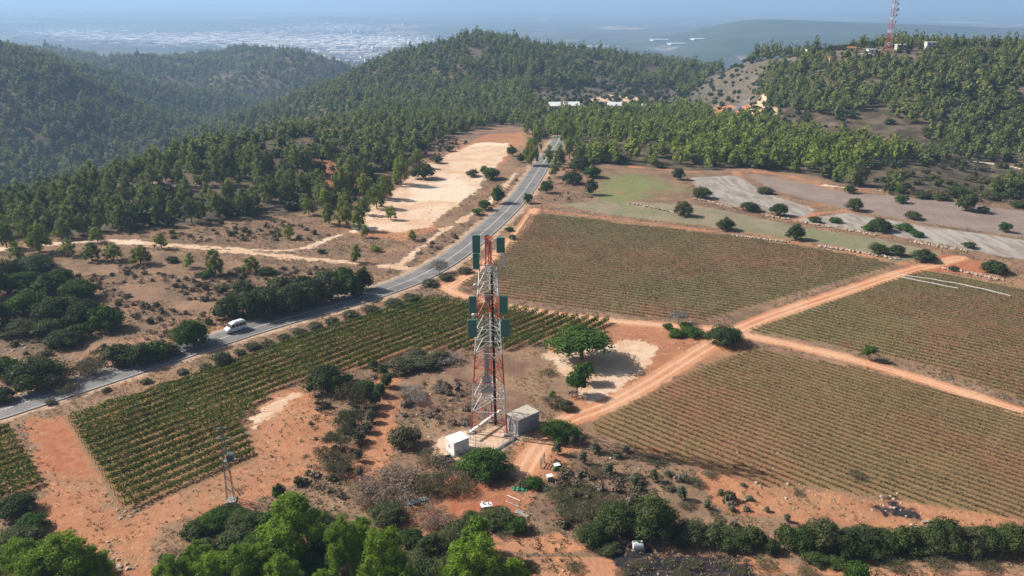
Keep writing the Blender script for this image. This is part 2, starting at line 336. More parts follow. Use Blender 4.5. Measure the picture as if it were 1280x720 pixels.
def ground_material():
    t = NT('earth'); P_ = t.pos()
    nb, nm, ns, nf, nx = t.noise(.022, 4), t.noise(.11, 5, .65), t.noise(.5, 5, .7), t.noise(2.2, 4, .7), t.noise(.004, 4)
    sh = t.noise(.35, 4, .7, dist=1.5)
    def m(att, w, amp=1.6, bias=0.):   # mask from a signed distance with a ragged edge
        d = t.math('ADD', t.attr(att), t.math('ADD', t.math('MULTIPLY', t.math('SUBTRACT', ns, .5), amp * 2.4), t.math('MULTIPLY', t.math('SUBTRACT', nm, .5), amp * (6 if amp > 1.2 else 0)))); return t.rng(t.math('ADD', d, bias), w, -w)
    # dry scrub ground
    c = t.mix(t.rng(nm, .38, .62), (.165, .110, .072), (.30, .185, .115))
    c = t.mix(t.rng(ns, .52, .68, 0, .75), c, (.16, .125, .07))
    c = t.mix(t.rng(nb, .50, .62, 0, .7), c, (.38, .215, .125))
    c = t.mix(t.rng(nf, .56, .7, 0, .45), c, (.50, .36, .24))
    c = t.mix(t.rng(sh, .56, .66, 0, .7), c, (.095, .080, .045))
    c = t.mix(t.rng(t.noise(1.1, 5, .75), .55, .63, 0, .7), c, (.13, .088, .055)); c = t.mix(t.rng(t.noise(.045, 5, .7), .5, .58, 0, .55), c, (.215, .13, .09))
    c = t.mix(t.rng(t.noise(3.7, 3, .7), .62, .68, 0, .6), c, (.48, .37, .27))
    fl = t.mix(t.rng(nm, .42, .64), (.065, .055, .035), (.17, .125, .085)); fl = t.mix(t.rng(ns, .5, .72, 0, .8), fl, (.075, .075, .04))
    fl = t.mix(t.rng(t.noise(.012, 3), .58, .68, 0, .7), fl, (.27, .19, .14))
    slope = t.mix(t.rng(nm, .4, .62), (.15, .115, .09), (.215, .165, .135)); slope = t.mix(t.rng(ns, .46, .54, 0, .9), slope, (.070, .075, .042)); slope = t.mix(t.rng(nf, .62, .7, 0, .8), slope, (.38, .34, .29)); sxy = t.n('ShaderNodeSeparateXYZ'); t.put(sxy.inputs[0], P_)
    c = t.mix(t.rng(sxy.outputs[1], 470, 560), c, slope)
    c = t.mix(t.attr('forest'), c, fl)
    dry = t.mix(t.rng(nm, .4, .62), (.20, .115, .08), (.30, .20, .12)); dry = t.mix(t.rng(nf, .45, .7, 0, .7), dry, (.13, .085, .055))
    c = t.mix(m('dry', 1.2, 2), c, dry)
    terr = t.mix(t.rng(nm, .4, .6), (.50, .225, .115), (.38, .20, .12))
    mp = t.n('ShaderNodeMapping'); mp.inputs['Scale'].default_value = (.06, .55, 1); mp.inputs['Rotation'].default_value = (0, 0, R(5)); t.put(mp.inputs[0], P_)
    st = t.noise(1, 4, .6, vec=mp.outputs[0]); terr = t.mix(t.rng(st, .5, .58, 0, .85), terr, (.20, .13, .08)); terr = t.mix(t.rng(ns, .62, .75, 0, .6), terr, (.58, .40, .27))
    c = t.mix(m('terr', 1, 1.5), c, terr)
    org = t.mix(t.rng(nm, .35, .65), (.44, .200, .100), (.33, .140, .075)); org = t.mix(t.rng(ns, .5, .75, 0, .6), org, (.57, .34, .20)); org = t.mix(t.rng(nf, .6, .72, 0, .45), org, (.28, .16, .10))
    org = t.mix(t.rng(nb, .45, .6, 0, .6), org, (.42, .22, .12)); org = t.mix(t.rng(t.noise(.06, 6, .7), .5, .6, 0, .6), org, (.27, .165, .095)); org = t.mix(t.rng(t.noise(.19, 6, .72), .5, .6, 0, .65), org, (.36, .155, .085)); org = t.mix(t.rng(t.noise(.8, 5, .75), .58, .66, 0, .6), org, (.20, .115, .065))
    org = t.mix(t.rng(t.noise(1.9, 4, .75), .58, .66, 0, .6), org, (.60, .38, .24))
    c = t.mix(m('orange', .5, 2.2), c, org)
    red = t.mix(t.rng(ns, .4, .65), (.34, .125, .065), (.40, .17, .09)); c = t.mix(m('red', 2.2, 2.5), c, red)
    pal = t.mix(t.rng(nm, .36, .62), (.56, .36, .23), (.66, .50, .36)); pal = t.mix(t.rng(nb, .5, .6, 0, .8), pal, (.72, .60, .46)); pal = t.mix(t.rng(ns, .52, .68, 0, .6), pal, (.56, .31, .18)); pal = t.mix(t.rng(nf, .55, .7, 0, .4), pal, (.78, .68, .54))
    c = t.mix(m('pale', .6, 2.0), c, pal)
    c = t.mix(m('verge', .6, 1.3), c, t.mix(t.rng(ns, .4, .65), (.50, .35, .24), (.36, .24, .16)))
    # fields
    soil = t.mix(t.rng(nb, .42, .58), (.26, .135, .080), (.195, .155, .075)); soil = t.mix(t.rng(nm, .45, .65, 0, .7), soil, (.190, .160, .075)); soil = t.mix(t.rng(nf, .5, .7, 0, .4), soil, (.36, .20, .12)); soil = t.mix(t.rng(t.attr('warm'), 0, 1), soil, t.mix(t.rng(nf, .4, .65), (.36, .155, .085), (.26, .12, .065)))
    c = t.mix(m('field', .3, .5), c, soil)
    fg = t.mix(t.rng(nm, .4, .6), (.215, .195, .12), (.28, .23, .155)); fg = t.mix(t.rng(nb, .5, .6, 0, .6), fg, (.17, .185, .085)); fg = t.mix(t.rng(ns, .5, .7, 0, .5), fg, (.17, .16, .085)); c = t.mix(m('fieldg', .5, .8), c, fg)
    c = t.mix(m('brown', .6, 1), c, t.mix(t.rng(nm, .4, .62), (.235, .18, .15), (.28, .215, .18)))
    gr = t.mix(t.rng(nm, .4, .6), (.31, .275, .235), (.25, .21, .17)); mp2 = t.n('ShaderNodeMapping'); mp2.inputs['Scale'].default_value = (.5, .08, 1); mp2.inputs['Rotation'].default_value = (0, 0, R(-62)); t.put(mp2.inputs[0], P_)
    gr = t.mix(t.rng(t.noise(1, 3, .6, vec=mp2.outputs[0]), .45, .6, 0, .8), gr, (.40, .36, .32)); c = t.mix(m('grey', .5, .8), c, gr)
    gn = t.mix(t.rng(ns, .4, .66), (.155, .185, .065), (.25, .22, .125)); gn = t.mix(t.rng(nm, .45, .6, 0, .6), gn, (.19, .21, .08)); c = t.mix(t.math('MULTIPLY', m('green', 3, 5), t.rng(nb, .38, .52)), c, gn)
    tr = t.mix(t.rng(nm, .35, .65), (.50, .215, .11), (.56, .32, .19)); tr = t.mix(t.rng(ns, .55, .75, 0, .5), tr, (.40, .16, .085))
    rut = t.rng(t.math('ABSOLUTE', t.math('ADD', t.attr('track'), t.math('ADD', 1.15, t.math('MULTIPLY', nm, .5)))), .55, .15, 0, .75); tr = t.mix(rut, tr, (.66, .40, .25))
    c = t.mix(m('track', .4, 1.0), c, tr)
    bn = t.mix(t.rng(ns, .4, .6), (.022, .021, .026), (.05, .043, .045)); bn = t.mix(t.rng(nf, .6, .7, 0, .8), bn, (.19, .15, .06)); c = t.mix(m('burn', .8, 2.5), c, bn)
    # the plain far away: fields, woods and built ground
    mp3 = t.n('ShaderNodeMapping'); mp3.inputs['Scale'].default_value = (.0022, .0011, 0); t.put(mp3.inputs[0], P_)
    vo = t.n('ShaderNodeTexVoronoi'); vo.inputs['Scale'].default_value = 1; t.put(vo.inputs['Vector'], mp3.outputs[0])
    sx = t.n('ShaderNodeSeparateColor'); t.put(sx.inputs[0], vo.outputs['Color']); pf = sx.outputs[0]
    pc = t.mix(t.rng(pf, .2, .8), (.055, .07, .035), (.16, .13, .08)); pc = t.mix(t.rng(pf, .86, .9), pc, (.42, .33, .24))
    pc = t.mix(t.rng(nx, .47, .56), pc, (.045, .06, .032)); pc = t.mix(t.rng(t.noise(.0009, 4), .5, .6, 0, .7), pc, (.06, .075, .045))
    tw = t.noise(.012, 3, .7); pc = t.mix(t.math('MULTIPLY', t.rng(t.attr('town'), .1, .9), t.rng(tw, .42, .6)), pc, (.34, .30, .28))
    rdg = t.mix(t.rng(t.noise(.006, 4), .4, .6), (.035, .055, .028), (.06, .08, .04)); pc = t.mix(t.rng(sxy.outputs[2], -142, -125), pc, rdg)
    c = t.mix(t.attr('plain'), c, pc)
    h = t.math('ADD', t.math('MULTIPLY', nf, .5), ns)
    return t.fin(t.bsdf(c, .95, 0, .1, t.bump(h, .8, .28)))

# ------------------------------------------------------------------ town extent on the plain
tx = np.array([(px, py, sx_, sy_) for px, py, sx_, sy_ in [(90,46,60,5),(160,50,70,6),(225,55,60,5),(300,52,70,8),(350,60,60,7),(420,56,60,8),(440,72,60,7),(480,58,50,6),(30,22,40,2.5),(60,22,20,2),(120,18,20,1.5),(420,38,60,4),(850,60,46,4),(520,55,30,4)]])
PXs, PYs = np.clip(PXG, -2000, 4000), PYG
ATT['town'] = np.zeros(len(GX)); fm = GY > 2400
for a, b, c_, d_ in tx: ATT['town'][fm] = np.maximum(ATT['town'][fm], np.exp(-((PXs[fm] - a) / c_) ** 2 - ((PYs[fm] - b) / d_) ** 2))
EARTH = ground_material()
# split the one terrain sheet into named pieces that share their borders
idx = np.arange(NR * NC).reshape(NR, NC); quads = np.stack([idx[:-1, :-1], idx[:-1, 1:], idx[1:, 1:], idx[1:, :-1]], -1).reshape(-1, 4)
qc = quads[:, 0]; cls = np.zeros(len(quads), int)
cls[GY[qc] > 2500] = 2; cls[(GY[qc] > 480) & (GY[qc] <= 2500)] = 1
cls[(np.minimum(ATT['orange'], ATT['red'])[qc] < 0) & (cls == 0)] = 4; cls[(ATT['pale'][qc] < 0) & (cls == 0)] = 5; cls[(ATT['track'][qc] < 0) & (cls == 0)] = 3
fi = 6; fnames = {}
allf = [(fpol[k], 'field') for k in fpol] + [(p, 'field') for p in gpol + ypol + bpol + [epol]]
for P_, nm_ in allf:
    m_ = (cls == 0) & inside(GX[qc], GY[qc], P_); cls[m_] = fi; fnames[fi] = nm_; fi += 1
V_ = np.stack([GX, GY, ZZ.ravel()], -1)
gnames = {0: 'ground', 1: 'hills', 2: 'plain', 3: 'dirt_track', 4: 'bare_earth', 5: 'pale_clearing', **fnames}
for c_, nm_ in gnames.items():
    q = quads[cls == c_]
    if not len(q): continue
    used, inv = np.unique(q, return_inverse=True)
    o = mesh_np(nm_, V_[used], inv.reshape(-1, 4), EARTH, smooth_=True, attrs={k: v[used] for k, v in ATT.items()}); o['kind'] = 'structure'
# ------------------------------------------------------------------ road
def strip(name, C_, Z_, o0, o1, dz, mat, i0=0, i1=None, **kw):
    C_, Z_ = C_[i0:i1], Z_[i0:i1]; T = np.gradient(C_, axis=0); T /= np.hypot(T[:, 0], T[:, 1])[:, None]; N = np.c_[-T[:, 1], T[:, 0]]
    a = C_ + N * o0; b = C_ + N * o1; n_ = len(C_)
    V = np.r_[np.c_[a, Z_ + dz], np.c_[b, Z_ + dz]]; i = np.arange(n_ - 1); return mesh_np(name, V, np.c_[i, i + 1, i + n_ + 1, i + n_], mat, **kw)
t = NT('asphalt'); nn = t.noise(.25, 4); ac = t.mix(t.rng(nn, .35, .65), (.175, .165, .16), (.225, .21, .20)); ac = t.mix(t.rng(t.noise(3, 4), .5, .7, 0, .4), ac, (.13, .125, .12)); ac = t.mix(t.rng(t.noise(.09, 2, .3), .56, .57, 0, .5), ac, (.12, .115, .11)); ac = t.mix(t.rng(t.noise(.7, 5, .8), .60, .66, 0, .6), ac, (.30, .25, .20)); ASPH = t.fin(t.bsdf(ac, .85, 0, .25))
t = NT('road_paint'); pc = t.mix(t.rng(t.noise(4, 4), .5, .68), (.72, .71, .68), (.3, .28, .27)); RP = t.fin(t.bsdf(pc, .7))
ZR = ROADZ + .02
V = []; 
T = np.gradient(ROADC, axis=0); T /= np.hypot(T[:, 0], T[:, 1])[:, None]; N = np.c_[-T[:, 1], T[:, 0]]; nR = len(ROADC)
V = np.r_[np.c_[ROADC - N * 4.1, ZR - .3], np.c_[ROADC - N * 3.9, ZR], np.c_[ROADC + N * 3.9, ZR], np.c_[ROADC + N * 4.1, ZR - .3]]; i = np.arange(nR - 1)
Q = np.concatenate([np.c_[i + k * nR, i + 1 + k * nR, i + 1 + (k + 1) * nR, i + (k + 1) * nR] for k in range(3)])
road = mesh_np('road', V, Q, ASPH); road['kind'] = 'structure'
road_h = lambda j: Vector((*ROADC[j], ZR[j]))
strip('centre_line', ROADC, ZR, -.09, .09, .006, RP, parent=road)
for s_ in (-3.45, 3.45): strip('edge_line', ROADC, ZR, s_ - .05, s_ + .05, .006, RP, parent=road)
# road up the far hill
C2 = smooth(W([(898,147),(915,143),(925,134),(935,126),(945,120)]), 2); C2 = rs(C2, 3); r2 = strip('road', C2, zg(C2[:, 0], C2[:, 1]), -3, 3, .5, ASPH); r2['kind'] = 'structure'
# ------------------------------------------------------------------ foliage
def leafmat(name, c1, c2, c3, trans=.25, scale=.25, yellow=None):
    t = NT(name); oi = t.n('ShaderNodeObjectInfo'); tint = t.math('FRACT', t.math('ADD', t.attr('tint'), oi.outputs['Random']))
    c = t.mix(tint, c1, c2); c = t.mix(t.rng(t.noise(scale, 3), .42, .66, 0, .6), c, c3)
    c = t.mix(t.rng(t.noise(scale * 6, 3, .7), .45, .65, 0, .6), c, tuple(q * 1.5 for q in c2)); c = t.mix(t.rng(t.noise(scale * 4.3, 3, .7), .55, .7, 0, .6), c, tuple(q * .55 for q in c1))
    if yellow: c = t.mix(t.rng(t.noise(scale * 4, 3), .60, .68, 0, .7), c, yellow)
    b = t.bsdf(c, .75, 0, .12); tr = t.n('ShaderNodeBsdfTranslucent'); t.put(tr.inputs[0], c)
    mx = t.n('ShaderNodeMixShader'); mx.inputs[0].default_value = trans; t.put(mx.inputs[1], b.outputs[0]); t.put(mx.inputs[2], tr.outputs[0])
    return t.fin(mx)
M = {}
M['pine'] = leafmat('pine_needles', (.130,.215,.026), (.205,.300,.032), (.085,.15,.026), .35)
M['fpine'] = leafmat('forest_pine_needles', (.085,.125,.042), (.235,.260,.075), (.120,.145,.055), .35, .05)
M['gpine'] = leafmat('grove_pine_needles', (.115,.165,.034), (.260,.300,.055), (.150,.185,.042), .35, .05)
M['oak'] = leafmat('dark_leaves', (.030,.056,.018), (.075,.100,.028), (.085,.090,.045), .15)
M['carob'] = leafmat('glossy_leaves', (.050,.105,.018), (.072,.135,.022), (.038,.075,.018), .25)
M['mixed'] = leafmat('mixed_leaves', (.070,.085,.035), (.095,.110,.045), (.12,.10,.06), .15)
M['olive'] = leafmat('olive_leaves', (.110,.125,.075), (.135,.145,.090), (.085,.100,.055), .15)
M['scrub'] = leafmat('scrub_leaves', (.085,.095,.045), (.115,.110,.060), (.13,.105,.07), .15, yellow=(.20,.15,.06))
M['dry'] = leafmat('dry_twigs', (.19,.14,.105), (.24,.18,.14), (.14,.115,.08), .1)
M['grey'] = leafmat('grey_twigs', (.23,.21,.19), (.28,.25,.23), (.16,.15,.12), .1)
M['vineA'] = leafmat('vine_leaves', (.095,.155,.024), (.140,.180,.032), (.165,.160,.04), .3, .12, (.22,.17,.05))
M['vineB'] = leafmat('autumn_vine_leaves', (.125,.118,.048), (.155,.135,.058), (.19,.125,.065), .15, .05, (.25,.135,.07))
M['vineC'] = leafmat('faded_vine_leaves', (.150,.140,.062), (.165,.145,.068), (.205,.145,.075), .15, .035, (.130,.145,.052))
M['straw'] = leafmat('dry_grass_blades', (.36,.25,.14), (.30,.20,.11), (.20,.16,.08), .15)
M['bark'] = simple('bark', (.16,.12,.09), .9)
def rdir(n):
    v = rng.normal(size=(n, 3)); return v / np.linalg.norm(v, axis=1)[:, None]
def leaves(lobes, n, s, asp=1.0, jit=.55, shell=(.72, 1.06), zmin=-.5):
    lob = np.array(lobes, float); w = lob[:, 3] * lob[:, 4] + lob[:, 3] ** 2; k = rng.choice(len(lob), n, p=w / w.sum()); L = lob[k]
    d = rdir(n); d[:, 2] = np.where(d[:, 2] < zmin, -d[:, 2], d[:, 2])
    r = rng.uniform(*shell, n) ** .7; c = L[:, :3] + d * r[:, None] * np.c_[L[:, 3], L[:, 3], L[:, 4]]
    nn_ = d + rdir(n) * jit; nn_ /= np.linalg.norm(nn_, axis=1)[:, None]
    return quadsat(c, nn_, s * rng.uniform(.55, 1.35, n), asp)
def quadsat(c, nn_, s, asp=1.0):
    n = len(c); a = np.cross(nn_, rdir(n)); a /= np.linalg.norm(a, axis=1)[:, None] + 1e-9; b = np.cross(nn_, a)
    s = np.asarray(s)[:, None] / 2; V = np.stack([c - a * s * asp * .5 - b * s * .2, c - b * s + a * s * .2 * asp, c + a * s * asp + b * s * .15, c + b * s * .9 - a * s * .15 * asp], 1).reshape(-1, 3)
    return V, np.arange(4 * n).reshape(-1, 4)
_ico = None
def core(lobes, k=.72):
    V, Fq = [], []
    for (x, y, z, r, h) in lobes:   # low rough octahedral core as quads (pairs)
        m = 6; n0 = len(V)
        for (zz, rr) in ((-.8, .45), (-.2, .95), (.4, .85), (.85, .35)):
            for i in range(m):
                a = 2 * math.pi * i / m + zz; q = k * random.uniform(.85, 1.12); V.append((x + math.cos(a) * r * rr * q, y + math.sin(a) * r * rr * q, z + zz * h * k))
        for l in range(3):
            for i in range(m): Fq.append((n0 + l * m + i, n0 + l * m + (i + 1) % m, n0 + (l + 1) * m + (i + 1) % m, n0 + (l + 1) * m + i))
        t_ = n0 + 3 * m; Fq += [(t_, t_ + 1, t_ + 2, t_ + 3), (t_, t_ + 3, t_ + 4, t_ + 5)]
    return np.array(V, float), np.array(Fq)
def merge(parts):
    V, Fq, o = [], [], 0
    for v, f in parts: V.append(v); Fq.append(f + o); o += len(v)
    return np.concatenate(V), np.concatenate(Fq)
def trunk_q(h, r, top=None, limbs=()):
    V, Fq = [], []
    def tube(a, b, r1, r2):
        a, b = np.array(a, float), np.array(b, float); d = b - a; d /= np.linalg.norm(d); u = np.cross(d, (0.3, .9, .1)); u /= np.linalg.norm(u); w = np.cross(d, u); n0 = len(V)
        for p, q in ((a, r1), (b, r2)):
            for i in range(6):
                t = i * math.pi / 3; V.append(p + (u * math.cos(t) + w * math.sin(t)) * q)
        for i in range(6): Fq.append((n0 + i, n0 + (i + 1) % 6, n0 + 6 + (i + 1) % 6, n0 + 6 + i))
    tp = top or (0, 0, h); md = (tp[0] * .4, tp[1] * .4, h * .5); tube((0, 0, -.3), md, r, r * .75); tube(md, tp, r * .75, r * .35)
    for (b, e) in limbs: tube(b, e, r * .45, r * .15)
    return np.array(V), np.array(Fq)
TPL = {}
def template(kind, lod, seed):
    key = (kind, lod, seed)
    if key in TPL: return TPL[key]
    global rng; sv = rng; rng = np.random.default_rng(seed * 97 + hash_(kind)); random.seed(seed * 31 + hash_(kind)); U = random.uniform
    lb, tr = [], None
    # unit templates: overall width about 1, height given in the same unit
    if kind == 'pine':        # rounded, uneven cone of tufts; height 1.35
        k = 32 if lod < 2 else 12 if lod == 2 else 7; ox, oy = U(-.06, .06), U(-.06, .06)
        for i in range(k):
            z = .20 + .92 * (i + .5) / k; rr = .44 * max(.04, 1 - max(0, (z - .45) / .85) ** 1.7); a = i * 2.4 + U(-.5, .5); q = rr * U(.5, .9) * (.35 if i >= k - 2 else 1)
            r = U(.13, .25) * (1.1 - .35 * z) * (.74 if lod < 2 else 1); q *= 1.12 if lod < 2 else 1; lb.append((math.cos(a) * q + ox * z, math.sin(a) * q + oy * z, z * U(.95, 1.05), r, r * U(.9, 1.45)))
        lb.append((0, 0, .52, .25, .34)); tr = trunk_q(1.05, .035)
    elif kind == 'oak':       # low dome; height .72
        k = 24 if lod < 2 else 10
        for i in range(k):
            a = i * 2.4 + U(-.3, .3); q = .37 * math.sqrt((i + .5) / k) * U(.8, 1.15); z = .12 + .38 * max(.1, 1 - (q / .44) ** 2) * U(.6, 1.25); r = U(.09, .22); lb.append((math.cos(a) * q, math.sin(a) * q, z, r, r * U(.8, 1.1)))
        lb.append((0, 0, .22, .34, .26)); tr = trunk_q(.35, .03, limbs=(((0, 0, .12), (.2, .1, .4)), ((0, 0, .12), (-.18, .12, .4))))
    elif kind == 'round':     # round tree with a clear stem; height 1
        for i in range(14):
            a = i * 2.4; q = .34 * math.sqrt((i + .5) / 14); z = .5 + U(-.12, .28) * (1 - q); r = U(.14, .22); lb.append((math.cos(a) * q, math.sin(a) * q, z, r, r))
        lb.append((0, 0, .55, .30, .28)); tr = trunk_q(.55, .035, limbs=(((0, 0, .25), (.18, .1, .55)), ((0, 0, .25), (-.18, .02, .55))))
    elif kind == 'olive':     # upright loose egg; height 1.1
        for i in range(9):
            a = i * 2.4; z = .3 + .6 * i / 9; q = .26 * U(.5, 1) * (1.2 - z); r = U(.18, .26); lb.append((math.cos(a) * q, math.sin(a) * q, z, r, r * 1.15))
        tr = trunk_q(.7, .03)
    elif kind == 'cypress':
        for i in range(7): lb.append((U(-.05, .05), U(-.05, .05), .3 + i * .42, .42 - .045 * i, .36))
        tr = trunk_q(2.6, .05)
    elif kind == 'scrub':     # wide, low, airy
        for i in range(11):
            a = i * 2.4; q = .38 * math.sqrt((i + .5) / 11); r = U(.12, .20); lb.append((math.cos(a) * q, math.sin(a) * q, .10 + .16 * U(.5, 1.2), r, r * .85))
        tr = trunk_q(.2, .02)
    NL = {'pine': (9000, 2400, 620, 90), 'oak': (7000, 2200, 560, 80), 'round': (5000, 2000, 560, 80), 'olive': (2200, 1300, 420, 60), 'cypress': (2500, 1500, 400, 60), 'scrub': (4500, 1600, 420, 60)}[kind][lod]
    SZ = {'pine': (.042, .075, .125, .26), 'oak': (.042, .072, .12, .25), 'round': (.05, .075, .12, .25), 'olive': (.075, .09, .15, .3), 'cypress': (.08, .1, .17, .4), 'scrub': (.042, .065, .11, .24)}[kind][lod]
    if kind == 'scrub': V, Fq = leaves(lb, NL, SZ, .35, 1.4, (.25, 1.15), 0.0)
    else:
        pr = [leaves(lb, int(NL * .80), SZ, .75 if kind != 'pine' else .5, .8), leaves(lb, int(NL * .20), SZ * .9, .5, 1.0, (1.0, 1.38))]
        pr.append(core(lb, .62) if lod < 3 else core(lb[-1:] + lb[1:-1:3], .9)); V, Fq = merge(pr)
    rng = sv; TPL[key] = (V, Fq, tr); return TPL[key]
def hash_(s): return sum(ord(c) * (i + 3) for i, c in enumerate(s))
MESH = {}
def tree_obj(kind, mat, lod, seed, name, loc, w, h=None, rz=0):
    hk = {'pine': 1.24, 'oak': .68, 'round': .98, 'olive': 1.05, 'cypress': 3.0, 'scrub': .42}[kind]; key = (kind, mat, lod, seed)
    if key not in MESH:
        V, Fq, tr = template(kind, lod, seed)
        c = mesh_np('crown', V, Fq, M[mat], link=False); c.data.name = 'crown'; tk_ = mesh_np('trunk', tr[0], tr[1], M['bark'], smooth_=True, link=False); MESH[key] = (c.data, tk_.data)
        bpy.data.objects.remove(c); bpy.data.objects.remove(tk_)
    root = bpy.data.objects.new(name, None); COL.objects.link(root); root.location = loc; root.rotation_euler = (0, 0, rz); root.empty_display_size = .3
    root.scale = (w, w, (h / hk) if h else w)
    for nm_, me in zip(('crown', 'trunk') if kind != 'scrub' else ('branches', 'stem'), MESH[key]):
        ch = bpy.data.objects.new(nm_, me); COL.objects.link(ch); ch.parent = root
    return root
# ------------------------------------------------------------------ plants seen one by one: kind, px, py(bottom), width px, height px
BIG = []   # dicts
def B(kind, px, py, w, h=None, mat=None, name=None, look=None, lod=None):
    a = at(px, py); _, _, zd = proj(*a); wm = w * zd / F; a = Vector((a.x, a.y + wm * {'round': .03, 'pine': .25}.get(kind, .42), 0)); a.z = float(zg(a.x, a.y)); _, _, zd = proj(*a); wm = w * zd / F
    dep = math.atan2(H0 - a.z, a.y); hm = None
    if h: hm = max(.35 * wm if kind != 'scrub' else .25 * wm, (h * zd / F - wm * {'round': .18, 'pine': .45}.get(kind, .72) * math.sin(dep)) / math.cos(dep))
    BIG.append(dict(kind=kind, mat=mat or {'pine': 'pine', 'oak': 'oak', 'round': 'carob', 'olive': 'olive', 'cypress': 'oak', 'scrub': 'scrub'}[kind], loc=a, w=wm, h=hm, px=px, py=py - (h or w * .7) / 2, name=name, look=look, zd=zd, lod=lod))
# foreground pines
for q in [(365,706,84,98),(300,748,62,72),(262,744,54,58),(215,752,54,62),(75,752,92,92),(40,760,60,70),(115,745,56,66),(432,732,52,86),(478,762,70,104),(402,768,44,56),(596,702,46,62),(590,775,92,104),(650,757,40,58),(535,790,60,60),(440,790,60,70),(330,790,70,70),(175,790,60,60),(20,730,60,60),(95,722,44,52),(245,720,40,46),(330,735,50,60),(352,760,60,70),(455,700,40,56),(500,770,60,70),(560,765,50,60),(620,775,60,70),(640,740,36,46),(215,790,60,70),(130,790,60,60),(390,790,60,70),(575,735,40,56)]: B('pine', *q, name='pine_tree')
for q in [(300,672,56,38),(262,668,48,34),(238,680,42,32),(338,668,44,34),(285,692,46,30),(318,698,50,34),(392,672,50,36),(420,690,44,40),(480,665,58,34),(510,690,44,34),(536,700,42,36),(562,694,46,40),(520,722,50,36),(555,735,54,34),(470,700,40,30),(622,668,52,34),(646,672,34,28),(8,655,58,44),(30,672,44,34),(14,692,54,40),(4,716,50,40),(378,730,60,40),(500,745,44,34),(455,755,30,30),(350,700,50,40),(400,705,46,40),(440,680,40,30),(575,680,40,34),(590,660,34,24),(530,730,44,34),(595,735,44,36),(280,655,40,26),(250,700,40,30),(365,665,40,30),(490,720,40,34)]: B('oak', *q, name='dark_bush')
for q in [(545,712,40,22),(575,712,36,20),(505,710,34,18)]: B('scrub', *q, name='dry_shrub')
B('oak', 346, 628, 20, 26, name='dark_bush'); 
# around the tower
B('oak',606,608,68,54,mat='carob',name='dark_tree'); B('oak',702,556,52,30,name='dark_bush'); B('oak',667,615,28,22,mat='carob',name='green_bush'); B('oak',655,612,20,16,mat='scrub',name='green_bush')
B('oak',505,566,44,38,mat='scrub',name='grey_green_bush'); B('scrub',535,588,44,22,name='dry_shrub'); B('scrub',556,590,40,22,mat='dry',name='dry_shrub')
B('scrub',565,624,66,38,name='dry_shrub'); B('scrub',535,626,54,40,name='dry_shrub'); B('scrub',482,640,92,42,mat='dry',name='dry_shrub'); B('scrub',452,636,50,30,mat='dry',name='dry_shrub'); B('scrub',505,612,44,24,name='dry_shrub'); B('scrub',540,668,60,28,mat='dry',name='dry_shrub')
B('oak',402,498,58,48,name='dark_tree'); B('oak',452,498,34,26,mat='carob',name='green_bush'); B('oak',432,482,22,16,mat='carob',name='green_bush')
for q in [(482,488,24,24),(474,500,24,24),(468,512,22,24),(466,462+4,20,18),(478,472,22,20),(450,556,20,20),(458,545,20,20),(462,532,20,22),(447,580,16,20),(449,600,16,18),(465,522,20,20)]: B('olive',*q,mat='oak' if q[1]<520 else 'olive',name='olive_tree')
for q in [(438,520,46,46),(432,545,42,34),(422,570,50,40),(418,600,54,36),(440,505,34,26),(405,585,40,30)]: B('scrub',*q,name='grey_green_bush',mat='scrub')
for q in [(500,470,46,26),(528,466,42,26),(548,458,36,22),(517,455,36,20)]: B('oak',*q,mat='scrub',name='grey_green_bush')
for q in [(513,500,34,20),(548,494,26,14),(520,508,28,18),(560,460,40,16)]: B('scrub',*q,mat='grey',name='bare_grey_shrub')
B('scrub',505,503,16,12,name='dry_shrub')
B('round',727,450,92,47,name='spreading_tree',look='big'); B('round',729,478,30,28,name='young_tree',look='yt'); B('round',721,494,32,34,name='young_tree',look='yt2')
B('pine',690,506,13,20,mat='pine',name='young_pine'); B('scrub',690,514,30,22,mat='dry',name='dry_shrub'); B('oak',707,516,26,20,mat='scrub',name='green_bush'); B('scrub',716,500,18,14,mat='dry',name='dry_shrub'); B('scrub',686,472,22,10,name='dry_shrub')
B('oak',909,438,54,36,mat='oak',name='dark_tree'); B('round',1086,450,21,22,name='young_tree',look='lone'); 
for q in [(868,424,30,18),(848,424,24,14),(836,414,16,12),(860,415,22,14)]: B('oak',*q,mat='carob',name='green_bush')
B('scrub',850,410,28,24,mat='grey',name='bare_grey_shrub')
# young olives on the slope right of the tower
for q in [(697,572,17,22),(716,560,14,18),(745,570,19,18),(729,583,15,20),(761,598,21,22),(793,610,20,18),(818,605,14,20),(728,556,12,14),(784,568,14,12),(772,576,16,12),(853,628,17,22),(884,640,13,16),(836,598,14,12),(902,622,12,12),(938,628,14,10),(856,605,16,14),(717,632,18,22),(960,642,10,10),(916,642,14,12),(985,655,12,14),(930,610,10,8)]: B('olive',*q,name='olive_tree')
for q in [(870,612,26,18),(820,585,30,12),(890,600,24,12),(730,622,34,20),(700,635,50,24),(745,600,30,18),(760,645,50,24),(720,660,60,26),(860,640,24,14),(1075,602,24,16),(1000,622,20,12)]: B('scrub',*q,name='dry_shrub')
